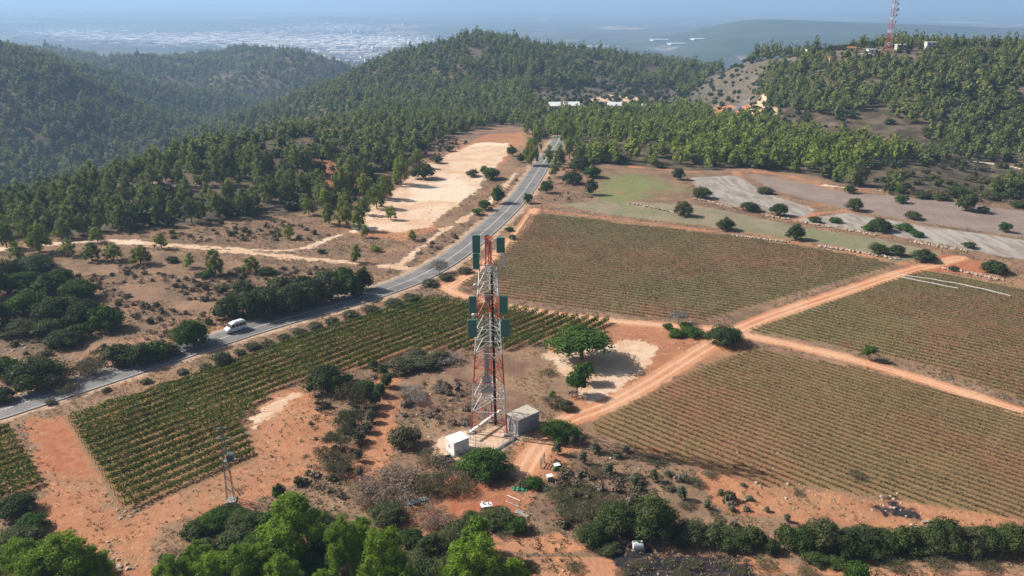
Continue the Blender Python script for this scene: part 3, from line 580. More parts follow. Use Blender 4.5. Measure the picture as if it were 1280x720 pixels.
# hedge belt at lower right
for q in [(776,682,64,60),(818,686,76,72),(742,688,44,38),(762,698,36,26),(850,690,36,34),(868,686,46,44),(893,690,46,46),(918,694,46,42),(944,692,44,42),(968,698,34,30),(990,692,44,46),(1012,695,42,44),(1036,700,52,58),(1062,704,48,50),(1088,702,54,58),(1114,700,50,48),(1140,700,50,46),(1166,700,50,48),(1192,702,58,60),(1220,702,48,50),(1246,702,54,54),(1276,704,54,54),(1300,704,54,54),(1024,712,40,26),(1052,716,40,30)]: B('oak',*q,name='hedge_bush')
B('oak',1075,742,40,44,mat='carob',name='round_bush')
for q in [(800,715,26,14),(836,712,22,12),(868,716,26,12),(905,714,22,12),(925,722,24,12),(855,728,28,14),(780,726,26,14),(660,718,26,10),(720,720,30,12),(1130,722,36,12),(1180,720,40,12),(1240,722,40,12),(960,716,30,12),(1010,724,30,12),(630,676,24,12)]: B('scrub',*q,name='dry_shrub')
# left scrub thicket
for q in [(30,496,70,56),(70,440,48,32),(140,462,44,36),(165,464,46,40),(190,456,42,34),(206,450,30,24),(234,440,48,46),(276,462,30,26),(18,370,50,34),(55,372,46,34),(90,380,50,36),(20,402,60,44),(62,408,60,44),(100,412,52,42),(125,418,42,40),(10,425,50,30),(50,425,46,30),(90,430,38,28),(30,345,56,30),(5,350,40,30),(0,480,40,40),(-10,510,40,30),(70,352,30,20),(-20,380,50,50),(-20,420,50,50)]: B('oak',*q,name='dark_bush')
for q in [(90,480,54,30),(110,476,40,26),(75,498,40,24),(120,450,30,18),(105,462,30,16)]: B('scrub',*q,name='grey_green_bush')
# roadside trees
for q in [(280,403,40,36),(312,404,44,42),(334,400,44,44),(358,396,48,46),(384,388,44,44),(408,382,46,44),(432,372,26,42),(452,366,26,34),(380,365,34,22),(300,385,30,24),(322,394,44,40),(350,386,46,42),(375,376,44,36),(300,372,34,24),(404,366,40,32),(425,358,34,26),(440,376,30,36),(345,366,34,24)]: B('oak',*q,name='roadside_tree')
for q in [(312,440,24,14),(332,436,22,14),(352,428,22,12),(372,422,24,14),(392,414,24,12),(412,408,22,12),(436,400,24,14),(462,394,26,12),(490,386,26,12),(512,378,24,10),(255,464,20,12),(225,470,18,10),(180,482,18,9),(130,492,16,8),(60,508,18,8),(298,446,18,12),(556,352,22,12),(580,344,22,10),(536,360,24,10)]: B('oak',*q,mat='scrub',name='roadside_bush')
B('scrub',548,346,30,22,mat='grey',name='bare_grey_shrub')
# pines on the open ground at mid left
for q in [(46,318,32,42),(83,322,22,26),(112,328,24,28),(140,328,24,26),(173,332,28,28),(236,336,18,22),(268,346,24,38),(312,342,24,24),(20,330,22,30),(445,330,18,26),(456,298,13,18),(470,316,14,10),(466,314,12,9),(515,302,14,16),(448,290,22,34),(432,285,26,38),(410,282,22,30),(470,262,26,34),(480,250,24,34),(455,246,22,30),(430,262,22,28),(405,262,22,28),(385,270,20,24),(455,270,20,26),(500,215,22,28),(520,210,20,26),(360,300,18,20),(200,312,20,22),(75,300,22,26),(5,312,26,36),(-2,298,26,34),(30,300,22,30),(120,304,20,22),(500,232,26,38),(488,276,18,20)]: B('pine',*q,mat='gpine',name='young_pine')
for q in [(275,368,20,14),(255,350,26,12),(330,346,26,12),(400,318,14,8),(212,330,20,12),(528,226,34,24),(590,222,22,12),(545,205,20,12),(560,190,16,10),(500,170,14,9)]: B('oak',*q,name='dark_bush')
for q in [(622,256,20,26),(606,264,20,16),(596,270,18,12),(614,226,28,18),(605,218,12,12),(660,256,16,16),(683,243,20,20),(640,196,16,16),(652,204,12,14)]: B('oak',*q,mat='carob',name='green_bush')
for q in [(664,208,22,38),(672,190,18,34),(686,206,16,26),(694,222,16,26),(700,210,20,30),(706,182,16,28),(697,172,16,26),(712,178,16,30),(703,170,18,28),(690,166,16,26),(660,168,18,22),(690,168,20,22),(672,172,16,22),(712,200,18,30)]: B('pine',*q,mat='gpine',name='roadside_pine')
for q in [(636,290,14,8),(640,300,12,8),(726,215,30,22),(740,224,26,18),(755,205,26,14),(739,245,18,24),(716,232,26,20),(776,206,24,14)]: B('oak',*q,name='dark_bush')
# right terraces
for q in [(880,250,28,18),(909,290,26,20),(856,272,24,22),(940,266,30,16),(976,272,26,20),(997,302,26,24),(1022,280,22,10),(1047,280,20,10),(1072,266,24,20),(1106,292,34,22),(1088,290,20,10),(1103,320,28,18),(1124,322,24,18),(1162,330,34,20),(1135,290,24,12),(1150,298,22,10),(1215,312,20,12),(1250,345,36,22),(1260,292,20,16),(1213,266,28,26),(1232,268,18,12),(1146,276,24,14),(1130,256,22,14),(1128,244,18,14),(1156,250,26,10),(1182,252,24,10),(850,226,20,18),(1205,250,40,20),(1245,252,30,14),(1270,250,34,20),(1065,243,20,14),(1115,240,18,14),(960,244,24,12),(1195,340,16,8),(1280,262,24,12)]: B('oak',*q,name='terrace_bush')
for q in [(1170,226,18,10),(1190,232,20,10),(1215,228,18,10),(1240,232,24,12),(1265,228,26,14),(1150,232,20,10),(1230,215,22,10),(1255,212,20,10),(1140,222,18,12),(1275,240,26,14),(1180,212,16,10),(1205,215,16,9)]: B('oak',*q,mat='scrub',name='hillside_bush')
# ------------------------------------------------------------------ labels
LM = [('the red and white tower',614,450),('the small white shelter',572,555),('the grey concrete hut',652,522),('the lone power pole',288,590),('the white van',297,416),
      ('the big spreading tree',727,425),('the dirt track junction',880,425),('the black burnt patch',850,702),('the pale bare clearing',560,235),('the green field patch',810,235),
      ('the bottom tip of the striped vineyard',155,640),('the top end of the road',695,185),('the bend of the road',580,312),('the red earth yard',560,640),('the lone small tree',1086,440),
      ('the left end of the stone walls',920,285),('the right end of the stone walls',1250,345),('the bottom right corner',1270,700),('the bottom left corner',20,700),('the left end of the road',10,500),
      ('the pale left track',230,315),('the shadow striped dirt lane',485,510),('the small left vineyard',20,570),('the brown terrace field',1150,265),('the young olive slope',830,600)]
ORD = ['nearest','second nearest','third nearest','fourth nearest','fifth nearest','sixth nearest','seventh nearest','eighth nearest','ninth nearest','tenth nearest']+[f'{k}th nearest' for k in range(11, 80)]
NOUN = {'pine_tree':('bright green bushy pine','pine'),'dark_bush':('dark green domed bush','bush'),'dry_shrub':('dry brownish low shrub','shrub'),'dark_tree':('dense dark green broad tree','tree'),'green_bush':('glossy green small bush','bush'),
 'grey_green_bush':('grey green loose bush','bush'),'olive_tree':('small grey green olive tree','olive tree'),'bare_grey_shrub':('bare pale grey shrub','shrub'),'young_pine':('young light green pine','pine'),'hedge_bush':('dark hedge bush','bush'),
 'round_bush':('bright green round bush','bush'),'roadside_tree':('dark roadside tree','tree'),'roadside_bush':('low olive green verge bush','bush'),'roadside_pine':('tall pine by the upper road','pine'),'terrace_bush':('dark round bush on the terraces','bush'),
 'hillside_bush':('dull green hillside bush','bush'),'spreading_tree':('big spreading green tree with visible trunk on pale rock','tree'),'young_tree':('small round green tree','tree')}
GRP = {'pine_tree':'bright pines along the bottom edge','hedge_bush':'bushes of the hedge at lower right','olive_tree':'small olive trees','roadside_tree':'dark trees shading the road','roadside_bush':'low bushes on the road verge','terrace_bush':'bushes on the terrace fields','young_pine':'young pines on open ground','dark_bush':'dark green bushes','dry_shrub':'dry shrubs','hillside_bush':'hillside bushes','roadside_pine':'pines by the upper road','grey_green_bush':'grey green bushes','green_bush':'green bushes','bare_grey_shrub':'bare grey shrubs'}
from collections import defaultdict
gr_ = defaultdict(list)
for b in BIG:
    lm = min(range(len(LM)), key=lambda i: math.hypot(b['px'] - LM[i][1], (b['py'] - LM[i][2]) * 1.3)); gr_[(b['name'], lm)].append(b)
for (nm_, lm), bs in gr_.items():
    bs.sort(key=lambda b: math.hypot(b['px'] - LM[lm][1], (b['py'] - LM[lm][2]) * 1.3))
    for i, b in enumerate(bs):
        side = 'just left of' if b['px'] < LM[lm][1] - 25 else 'just right of' if b['px'] > LM[lm][1] + 25 else 'near'
        b['label'] = f"{NOUN[nm_][0]}, {'the one ' + ORD[0] if len(bs) == 1 else ORD[i]} to {LM[lm][0]}"
        if nm_ == 'spreading_tree': b['label'] = NOUN[nm_][0]
        if b['look'] == 'lone': b['label'] = 'lone small round tree casting shadow beside the right hand dirt track'
        if b['look'] == 'yt': b['label'] = 'small round tree just below the big spreading tree, upper of two'
        if b['look'] == 'yt2': b['label'] = 'small tree with thin trunk beside the track, lower of two'
for i, b in enumerate(BIG):
    if b['name'] in ('hedge_bush', 'dark_bush', 'roadside_tree', 'terrace_bush') and b['mat'] == 'oak': b['mat'] = random.choice(('oak', 'oak', 'oak', 'carob', 'mixed'))
    if b['name'] == 'hedge_bush': b['mat'] = random.choice(('oak', 'oak', 'mixed')); b['w'] *= random.uniform(.8, 1.15); b['h'] *= random.uniform(.7, 1.15)
    ws = b['w'] * F / b['zd']; lod = 0 if ws > 46 else 1 if ws > 22 else 2
    if b['kind'] == 'oak' and b['name'] == 'hedge_bush': lod = 0 if ws > 44 else 1
    o = tree_obj(b['kind'], b['mat'], lod, i % (4 if lod else 3), b['name'], b['loc'] - Vector((0, 0, .05)), b['w'], b['h'], random.uniform(0, 6.28))
    tag(o, b['label'], NOUN[b['name']][1], GRP.get(b['name']))
# the big spreading tree's visible trunk
# ------------------------------------------------------------------ forests
FX, FY, FS = [], [], []
def grid_pts(d0, d1, sp):
    ys = np.arange(d0, d1, sp); P_ = []
    for y in ys:
        xm = .70 * y + 30; xs = np.arange(-xm, xm, sp); P_.append(np.c_[xs + rng.uniform(-.45, .45, len(xs)) * sp, y + rng.uniform(-.45, .45, len(xs)) * sp])
    return np.concatenate(P_)
PT = np.concatenate([np.c_[grid_pts(285, 620, 5.0), np.full(len(grid_pts(285, 620, 5.0)), 5.0)][:0]] + [np.c_[g, np.full(len(g), s)] for g, s in ((grid_pts(245, 620, 5.0), 5.0), (grid_pts(620, 1200, 6.6), 6.6), (grid_pts(1200, 2350, 10.0), 10.0))])
pz = zg(PT[:, 0], PT[:, 1]); ppx, ppy, pzd = proj(PT[:, 0], PT[:, 1], pz)
dens = np.full(len(PT), .93)
def region(poly, d): 
    m = in_px(ppx, ppy, poly); dens[m] = d
region([(900,66),(1300,60),(1300,200),(1200,185),(1000,145),(940,130),(940,100)], .97)
region([(60,245),(200,205),(300,190),(400,170),(470,165),(440,215),(340,262),(60,290)], .85)
region([(200,205),(440,160),(500,196),(430,215),(400,240),(250,250)], .72); region([(-100,250),(60,240),(60,292),(-100,296)], .85); region([(330,205),(470,200),(440,232),(380,240)], .30)
region([(1060,222),(1140,200),(1290,205),(1290,240),(1190,242)], .18)
region([(1000,138),(1100,158),(1160,176),(1120,182),(1000,160),(960,150)], .25)
region([(930,128),(1010,140),(1120,165),(1100,172),(990,150),(930,140)], .3)
region([(620,150),(700,140),(705,170),(660,166),(610,160)], .5)
for c in CLEAR: region(c, 0.0)
region(CLEAR[1], .30); region(CLEAR[2], .45); region([(700,140),(860,140),(860,150),(700,150)], .95); region(CLEAR[3], .30); region([(1000,62),(1290,50),(1290,74),(1160,72)], .9); region([(1000,66),(1120,60),(1120,70),(1000,78)], .5)
region([(0,66),(90,90),(110,140),(0,150)], .8)
rdd = np.full(len(PT), 99.); m = PT[:, 1] < 640; rdd[m] = seg_d(PT[m, 0], PT[m, 1], ROADC, False); dens[rdd < 6.5] = 0
c2d = seg_d(PT[:, 0], PT[:, 1], C2, False); dens[c2d < 7] = 0
cl = vnoise(PT[:, 0], PT[:, 1], 45, 21) * .5 + vnoise(PT[:, 0], PT[:, 1], 18, 22) * .5
dens = dens * np.where(cl < -.38, .25, 1); bigc = vnoise(PT[:, 0], PT[:, 1], 130, 23); dens = dens * np.where((bigc < -.55) & (PT[:, 1] > 620), .3, 1)
keep = (rng.random(len(PT)) < dens) & (PT[:, 1] > 246)
# hidden ground behind ridges needs no trees
ph = PT[:, 0] / PT[:, 1]; hb = np.linspace(-.85, .85, 300); yb = np.exp(np.linspace(math.log(200), math.log(2400), 400))
hx, hy = np.meshgrid(hb, yb); sl = (zg(hx * hy, hy) - H0) / hy; cm = np.maximum.accumulate(sl, 0)
iy = np.clip(np.searchsorted(yb, PT[:, 1]) - 2, 0, 399); ix = np.clip(((ph + .85) / 1.7 * 299).round().astype(int), 0, 299)
keep &= (pz + 10 - H0) / PT[:, 1] > cm[iy, ix]
PT, pz, ppx, ppy, cl = PT[keep], pz[keep], ppx[keep], ppy[keep], cl[keep]
print('forest trees', len(PT))
wd = PT[:, 2] * rng.uniform(.65, 1.6, len(PT)) * (1 + .25 * vnoise(PT[:, 0], PT[:, 1], 60, 24)) * np.where(PT[:, 2] > 9, .78, 1)
kindp = np.where(rng.random(len(PT)) < .22, 1, 0); grove = in_px(ppx, ppy, [(690,130),(900,135),(960,150),(1140,180),(1150,225),(1000,225),(850,216),(700,222),(700,175)])
kindp[grove] = np.where(rng.random(grove.sum()) < .08, 1, 0)
shr = in_px(ppx, ppy, CLEAR[1]) | in_px(ppx, ppy, CLEAR[2]) | in_px(ppx, ppy, CLEAR[3]) | in_px(ppx, ppy, [(1060,205),(1290,205),(1290,242),(1060,230)]) | in_px(ppx, ppy, [(1000,138),(1100,158),(1160,176),(1120,182),(1000,160),(960,150)]); kindp[shr] = 1; wd[shr] *= .62
order = np.argsort(PT[:, 1]); vis = (ppx > -10) & (ppx < 1290); indiv = [i for i in order if vis[i] and kindp[i] == 0][:255]
iset = np.zeros(len(PT), bool); iset[indiv] = True
for j, i in enumerate(indiv):
    g = bool(grove[i]); nm_ = 'pine_tree'
    o = tree_obj('pine', 'gpine' if g else 'fpine', 2, j % 5, nm_, (PT[i, 0], PT[i, 1], pz[i] - .1), wd[i], wd[i] * 1.3 * random.uniform(.9, 1.25), random.uniform(0, 6.28))
    wh = 'front trees of the pine grove above the terraced fields' if g else 'pines of the wooded ridge left of the pale clearing' if ppx[i] < 700 else 'pines at the foot of the right hand hill'
    lbl = 'bushy light green pine in the grove above the terraced fields' if g else 'green pine on the wooded ridge left of the pale clearing' if ppx[i] < 700 else 'green pine at the wooded foot of the right hand hill'
    tag(o, lbl, 'pine', wh)
def mass(sel, name, label, mat, lod, kinds, cat='forest'):
    ids = np.where(sel)[0]
    if not len(ids): return
    VV, FFq, TT, off = [], [], [], 0
    ts = [template(k, lod, s) for k in kinds for s in range(5)]
    pick = rng.integers(0, len(ts), len(ids)); rot = rng.uniform(0, 6.28, len(ids)); hs = rng.uniform(.7, 1.25, len(ids)); tint = np.clip(rng.normal(.45, .3, len(ids)) + .35 * vnoise(PT[ids, 0], PT[ids, 1], 70, 25), 0, .99)
    for q in range(len(ts)):
        m = np.where(pick == q)[0]
        if not len(m): continue
        V, Fq, _ = ts[q]; c, s = np.cos(rot[m])[:, None], np.sin(rot[m])[:, None]; w = wd[ids[m]][:, None]
        X = (V[None, :, 0] * c - V[None, :, 1] * s) * w + PT[ids[m], 0][:, None]; Y = (V[None, :, 0] * s + V[None, :, 1] * c) * w + PT[ids[m], 1][:, None]; Z = V[None, :, 2] * w * hs[m][:, None] + pz[ids[m]][:, None] - .2
        VV.append(np.stack([X, Y, Z], -1).reshape(-1, 3)); FFq.append((Fq[None] + (np.arange(len(m)) * len(V))[:, None, None]).reshape(-1, 4) + off); TT.append(np.repeat(tint[m], len(V))); off += len(m) * len(V)
    o = mesh_np(name, np.concatenate(VV), np.concatenate(FFq), M[mat], attrs={'tint': np.concatenate(TT)}); tag(o, label, cat, kind='stuff'); return o
nr = PT[:, 1] < 620; fa = PT[:, 1] > 1200; md = ~nr & ~fa; lo = ~iset
mass(lo & grove & (kindp == 0), 'pine_grove', 'dense light green pine grove above the terraced fields', 'gpine', 3, ['pine'])
mass(lo & ~grove & nr & (kindp == 0), 'forest', 'dark green pine forest on the right hand hill and near ridge', 'fpine', 3, ['pine'])
mass(lo & ~grove & md & (kindp == 0), 'forest', 'hazy green pine forest covering the central and left hills', 'fpine', 3, ['pine'])
mass(lo & fa & (kindp == 0), 'forest', 'bluish distant forest on the far left hills', 'fpine', 3, ['pine'])
mass(lo & (kindp == 1), 'undergrowth', 'dark low scrub between the pines on the hillsides', 'oak', 3, ['oak'], 'undergrowth')
# cypresses on the hill top
for i, (px, py, h) in enumerate([(1127,60,17),(1134,60,16),(1139,60,15),(1150,60,13),(1160,58,12),(1090,62,9),(1076,64,8)]):
    a = cpt(px, py, 552); z = float(zg(a[0], a[1])); o = tree_obj('cypress', 'oak', 2, i % 3, 'cypress_tree', (a[0], a[1], z), h / 6.2, h * .56); tag(o, f"dark pointed cypress on the right hill top, {ORD[i].replace('nearest', 'nearest')} to the far mast" if i else 'tallest dark pointed cypress beside the far mast on the hill', 'cypress', 'cypresses on the hill top')
# ------------------------------------------------------------------ vineyards
def vrows(P_, ang, sp, name, mat, label, group, per_m, h, w, leaf, jitter=.0, posts=False, gapn=.0, inset=.6):
    ca, sa = math.cos(ang), math.sin(ang); C_ = P_.mean(0); q = P_ - C_; U_ = q @ np.array([ca, sa]); Vv = q @ np.array([-sa, ca]); r = 0
    for v in np.arange(Vv.min() + sp * .5, Vv.max(), sp):
        xs = []; n = len(P_)
        for i in range(n):
            a, b = i, (i + 1) % n
            if (Vv[a] > v) != (Vv[b] > v): xs.append(U_[a] + (v - Vv[a]) / (Vv[b] - Vv[a]) * (U_[b] - U_[a]))
        xs.sort()
        for s0, s1 in zip(xs[::2], xs[1::2]):
            s0 += inset; s1 -= inset
            if s1 - s0 < 4: continue
            k = int((s1 - s0) * per_m); s = rng.uniform(s0, s1, k)
            wx = C_[0] + s * ca - v * sa; wy = C_[1] + s * sa + v * ca
            den = .5 + .5 * vnoise(wx, wy, 9, 31) + .5 * vnoise(wx, wy, 2.2, 32) - gapn; kp = rng.random(k) < np.clip(.75 + den * .6, .12, 1); s = s[kp]; k = len(s)
            vigor = 1 + .45 * vnoise(C_[0] + s * ca - v * sa, C_[1] + s * sa + v * ca, 6, 33)
            lat = rng.normal(0, w * .36, k); z = rng.uniform(.12, 1, k) ** .8 * h * vigor
            x = C_[0] + s * ca - (v + lat) * sa; y = C_[1] + s * sa + (v + lat) * ca
            nn_ = np.c_[-lat / w * sa * 2.0, lat / w * ca * 2.0, np.full(k, .45 if h > 1 else 1.1)] + rdir(k) * .7; nn_ /= np.linalg.norm(nn_, axis=1)[:, None]
            x0, y0 = C_[0] + (s0 + s1) / 2 * ca - v * sa, C_[1] + (s0 + s1) / 2 * sa + v * ca; z0 = float(zg(x0, y0))
            zz = zg(x, y); V, Fq = quadsat(np.c_[x - x0, y - y0, zz - z0 + z], nn_, leaf * rng.uniform(.6, 1.4, k))
            sc = np.linspace(s0, s1, max(3, int((s1 - s0) / 3))); gx, gy = C_[0] + sc * ca - v * sa, C_[1] + sc * sa + v * ca; gz = zg(gx, gy) + h * .5 - z0; cr = .05; off_ = len(V)
            ring = [np.c_[gx - x0 - o_ * cr * sa, gy - y0 + o_ * cr * ca, gz + p_ * cr] for o_, p_ in ((-1, -1), (1, -1), (1, 1), (-1, 1))]; V = np.r_[V, *ring]; m_ = len(sc); i_ = np.arange(m_ - 1)
            Fq = np.r_[Fq, *[np.c_[off_ + e * m_ + i_, off_ + e * m_ + i_ + 1, off_ + (e + 1) % 4 * m_ + i_ + 1, off_ + (e + 1) % 4 * m_ + i_] for e in range(4)]]
            if posts:
                o = empty(name, (x0, y0, z0), label=label, cat='vine row', group=group); mesh_np('foliage', V, Fq, M[mat], parent=o)
                for se in (s0 - .2, s1 + .2):
                    ex, ey = C_[0] + se * ca - v * sa, C_[1] + se * sa + v * ca; ez = float(zg(ex, ey)); MB().bar((ex - x0, ey - y0, ez - z0 - .2), (ex - x0, ey - y0, ez - z0 + 1.6), .06, 6).build('end_post', WOOD, o)
            else:
                o = mesh_np(name, V, Fq, M[mat]); o.location = (x0, y0, z0); tag(o, label, 'vine row', group)
            r += 1
    return r
WOOD = simple('weathered_wood', (.32,.27,.21), .9)
n1 = vrows(fpol['A'], R(47.3), 2.28, 'vine_row', 'vineA', 'green vine row of the striped vineyard between road and tower', 'vine rows between the road and the tower', 78, 1.6, .55, .30, posts=True)
n2 = vrows(fpol['A2'], R(47.3), 2.28, 'vine_row', 'vineA', 'green vine row of the small vineyard at the left edge', 'vine rows at the left edge', 70, 1.55, .55, .31)
n3 = vrows(fpol['D'], R(-42.5), 1.45, 'vine_row', 'vineB', 'sparse reddish vine row of the lower right vineyard', 'vine rows of the lower right vineyard', 20, .62, .42, .23, gapn=.15)
n4 = vrows(fpol['C'], R(-40), 1.8, 'vine_row', 'vineB', 'olive brown vine row of the vineyard right of the track', 'vine rows right of the track junction', 22, .55, .6, .26, gapn=.1)
n5 = vrows(fpol['B'], R(-22), 1.9, 'vine_row', 'vineC', 'brownish vine row of the large middle vineyard behind the tower', 'vine rows of the middle vineyard', 24, .5, .8, .28, gapn=.1)
print('rows', n1, n2, n3, n4, n5)
# ------------------------------------------------------------------ tufts, weeds, stones (nobody could count them)
def scatter(n, d0, d1, ok):
    v = rng.uniform(math.log(d0), math.log(d1), n); y = np.exp(v); y = np.sqrt(rng.uniform(d0 ** 1.2, d1 ** 1.2, n) ** (2 / 1.2)); x = rng.uniform(-.74, .74, n) * (y + 20)
    z = zg(x, y); px, py, _ = proj(x, y, z); m = ok(x, y, px, py); return x[m], y[m], z[m]
def gatt(name, x, y):
    v = np.log(y + Y0); i = np.clip(np.searchsorted(VR, v) - 1, 0, NR - 2); j = np.clip(((x / (y + Y0) - UR[0]) / (UR[1] - UR[0])).round().astype(int), 0, NC - 1); return ATT[name][i * NC + j]
def openland(x, y, px, py):
    m = np.ones(len(x), bool)
    for k in ('track', 'field', 'fieldg', 'grey', 'brown', 'green', 'pale', 'red'): m &= gatt(k, x, y) > .3
    m &= gatt('verge', x, y) > 0; m &= ~((gatt('orange', x, y) < 0) & (rng.random(len(x)) < .72)); m &= vnoise(x, y, 7, 41) * .6 + vnoise(x, y, 25, 42) * .5 > -.25; m &= gatt('forest', x, y) < .5
    return m
x, y, z = scatter(90000, 80, 330, openland); k = len(x); print('tufts', k)
tq = 7; rep = lambda a: np.repeat(a, tq); cx = rep(x) + rng.normal(0, .16, k * tq); cy = rep(y) + rng.normal(0, .16, k * tq); hh = rng.uniform(.08, .42, k * tq) * rep(rng.uniform(.5, 1.5, k))
nn_ = rdir(k * tq) * .8 + np.array([0, 0, .25]); nn_ /= np.linalg.norm(nn_, axis=1)[:, None]
V, Fq = quadsat(np.c_[cx, cy, rep(z) + hh * .7], nn_, rng.uniform(.15, .42, k * tq), .5)
split = np.repeat(vnoise(x, y, 16, 43) > .12, tq)
for m, nm_, mt, lb_ in ((~split, 'dry_grass', 'straw', 'dry straw coloured tufts across the open scrub ground'), (split, 'undergrowth', 'scrub', 'low grey green weeds across the open scrub ground')):
    v4 = V.reshape(-1, 4, 3)[m].reshape(-1, 3); o = mesh_np(nm_, v4, np.arange(len(v4)).reshape(-1, 4), M[mt], attrs={'tint': np.repeat(rng.random(len(v4) // 4), 4)}); tag(o, lb_, 'grass' if nm_ == 'dry_grass' else 'weeds', kind='stuff')
def ground_shrubs(polys, n, w0, w1, mat, name, label, kinds):
    global PT, pz, wd
    X = []
    for poly, k in polys:
        A_ = np.array([at(*q)[:2] for q in poly]); c = 0
        while c < k:
            p = rng.uniform(A_.min(0), A_.max(0), (k * 2, 2)); p = p[inside(p[:, 0], p[:, 1], A_)]; p = p[openland(p[:, 0], p[:, 1], None, None)]
            if not len(p): break
            X.append(p[:k - c]); c += len(p)
    X = np.concatenate(X); sv = PT, pz, wd; PT = np.c_[X, X[:, :1]]; pz = zg(X[:, 0], X[:, 1]); wd = rng.uniform(w0, w1, len(X)) ** 1.0
    mass(np.ones(len(X), bool), name, label, mat, 3, kinds, 'shrubs'); PT, pz, wd = sv
LP_ = [(60,330),(300,335),(420,335),(300,410),(210,440),(150,410),(120,370)]
ground_shrubs([(LP_, 420), ([(60,292),(340,272),(430,300),(200,305)], 140), ([(530,300),(610,265),(650,215),(640,260),(570,315),(500,345)], 60), ([(690,580),(860,600),(980,650),(850,670),(700,660)], 90), ([(400,480),(470,470),(440,620),(360,640)], 60), ([(510,470),(600,460),(590,540),(500,520)], 60), ([(700,180),(760,212),(745,250),(690,255),(670,240)], 60), ([(1060,225),(1280,230),(1280,258),(1120,246)], 90), ([(440,210),(560,170),(590,178),(470,262),(430,280)], 90)], 0, .7, 2.2, 'dry', 'undergrowth', 'low dry brown shrublets dotted over the open ground', ['scrub', 'oak'])
ground_shrubs([(LP_, 130), ([(60,292),(340,272),(430,300),(200,305)], 90), ([(400,480),(470,470),(440,620),(360,640)], 40), ([(690,580),(860,600),(980,650),(850,670),(700,660)], 60), ([(200,680),(620,640),(620,720),(200,740)], 60), ([(440,210),(560,170),(590,178),(470,262),(430,280)], 120), ([(1060,225),(1280,230),(1280,258),(1120,246)], 90), ([(0,300),(60,330),(120,370),(150,440),(60,480),(0,480)], 120)], 0, .8, 2.6, 'scrub', 'undergrowth', 'low grey green shrublets dotted over the open ground', ['scrub', 'oak'])
STONE = simple('limestone', (.42,.32,.24), .9, var=.25, scale=1.5)
def rocky(x, y, px, py):
    return (gatt('field', x, y) > 1) & (gatt('verge', x, y) > 0) & (gatt('track', x, y) > .2) & (gatt('forest', x, y) < .5) & (vnoise(x, y, 14, 51) > .25)
x, y, z = scatter(9000, 82, 300, rocky); mb = MB()
for a, b, c in list(zip(x, y, z))[:2600]: mb.rock((a, b, c + .02), random.choice((.08, .1, .13, .18, .28)))
for (px0, py0, s_, n_) in [(150,705,26,26),(135,690,18,16),(160,640,14,12),(20,448,26,40),(40,455,20,26),(460,665,16,10),(428,628,8,6),(1130,645,40,8),(1000,615,40,16),(820,706,30,8),(700,715,26,10),(955,595,60,10),(590,222,20,10),(540,262,20,10),(1110,630,30,14)]:
    for _ in range(n_):
        a = at(px0 + random.gauss(0, s_ / 2), py0 + random.gauss(0, s_ / 3.5)); mb.rock((a.x, a.y, a.z + .02), random.choice((.12, .16, .2, .28, .4)))
o = mb.build('rubble', STONE); tag(o, 'pale limestone rubble scattered over the bare ground', 'rubble', kind='stuff')
# stone walls
for i, (pts, lb_) in enumerate([([(868,248),(900,256),(960,270),(1010,279),(1060,288),(1110,297),(1160,306),(1205,314),(1240,320)],'upper pale dry stone wall between the grey field and the olive strip'),
        ([(905,293),(960,300),(1010,306),(1060,313),(1110,322),(1150,330),(1200,339),(1250,350)],'lower dry stone wall along the far edge of the middle vineyard'),
        ([(790,255),(830,262),(870,275),(905,284)],'short broken stone wall below the green field patch')]):
    C_ = rs(smooth(W(pts)), .42); mb = MB()
    for q in C_:
        if vnoise(q[0], q[1], 9, 60) < -.1: continue
        for _ in range(3):
            a = q + rng.normal(0, .42, 2); mb.rock((a[0], a[1], float(zg(*a)) + random.uniform(.0, .35)), random.uniform(.2, .5), flat=.8)
    o = mb.build('stone_wall', STONE); tag(o, lb_, 'stone wall')
# ------------------------------------------------------------------ lattice tower
def banded(name, bounds, first_red=True):
    t = NT(name); tc = t.n('ShaderNodeTexCoord'); sx = t.n('ShaderNodeSeparateXYZ'); t.put(sx.inputs[0], tc.outputs['Object']); z = sx.outputs[2]
    f = None
    for i, b in enumerate(bounds):   # alternate paint bands
        g = t.math('GREATER_THAN', z, b); f = g if f is None else t.math('ADD', f, g)
    f = t.math('MODULO', f, 2); rd_ = t.mix(t.rng(t.noise(1.2, 3), .35, .65), (.62, .060, .022), (.50, .085, .04)); wh = t.mix(t.rng(t.noise(1.2, 3), .35, .65), (.78, .77, .75), (.62, .61, .59))
    return t.fin(t.bsdf(t.mix(f, rd_, wh), .5, 0, .4))
BANDS = [4.1, 9.5, 15.0, 21.4, 25.4, 30.4]
TP = banded('tower_paint', BANDS); GALV = simple('galvanised_steel', (.45, .46, .48), .5, .3); BLK = simple('black_cable', (.02, .02, .022), .6); WPAINT = simple('white_paint', (.80, .79, .77), .6, dirt=(.55, .5, .45)); TEAL = simple('green_radome', (.065, .235, .185), .55, var=.1); CONC = simple('concrete', (.36, .335, .30), .9, dirt=(.22, .2, .18))
fl, fr, fb = at(589, 541), at(634, 544), at(615, 527); base = (fl + fr + fb) / 3; base.z = float(zg(base.x, base.y))
tw_ = empty('lattice_tower', base, label='tall red and white lattice telecom tower with green antenna panels', cat='tower')
feet = [Vector((p.x - base.x, p.y - base.y, 0)) for p in (fl, fr, fb)]
def tsc(z): return 1 + (0.44 - 1) * z / 30.4 if z <= 30.4 else .44
def tpt(i, z): return Vector((feet[i].x * tsc(z), feet[i].y * tsc(z), z))
for i in range(3):
    MB().bar(tpt(i, -.2), tpt(i, 30.4), .125, 10, .10).build('leg', TP, tw_, True)
    o = MB().box((feet[i].x, feet[i].y, .1), (1.2, 1.2, .5)).build('footing', CONC, tw_, bevel=.03)
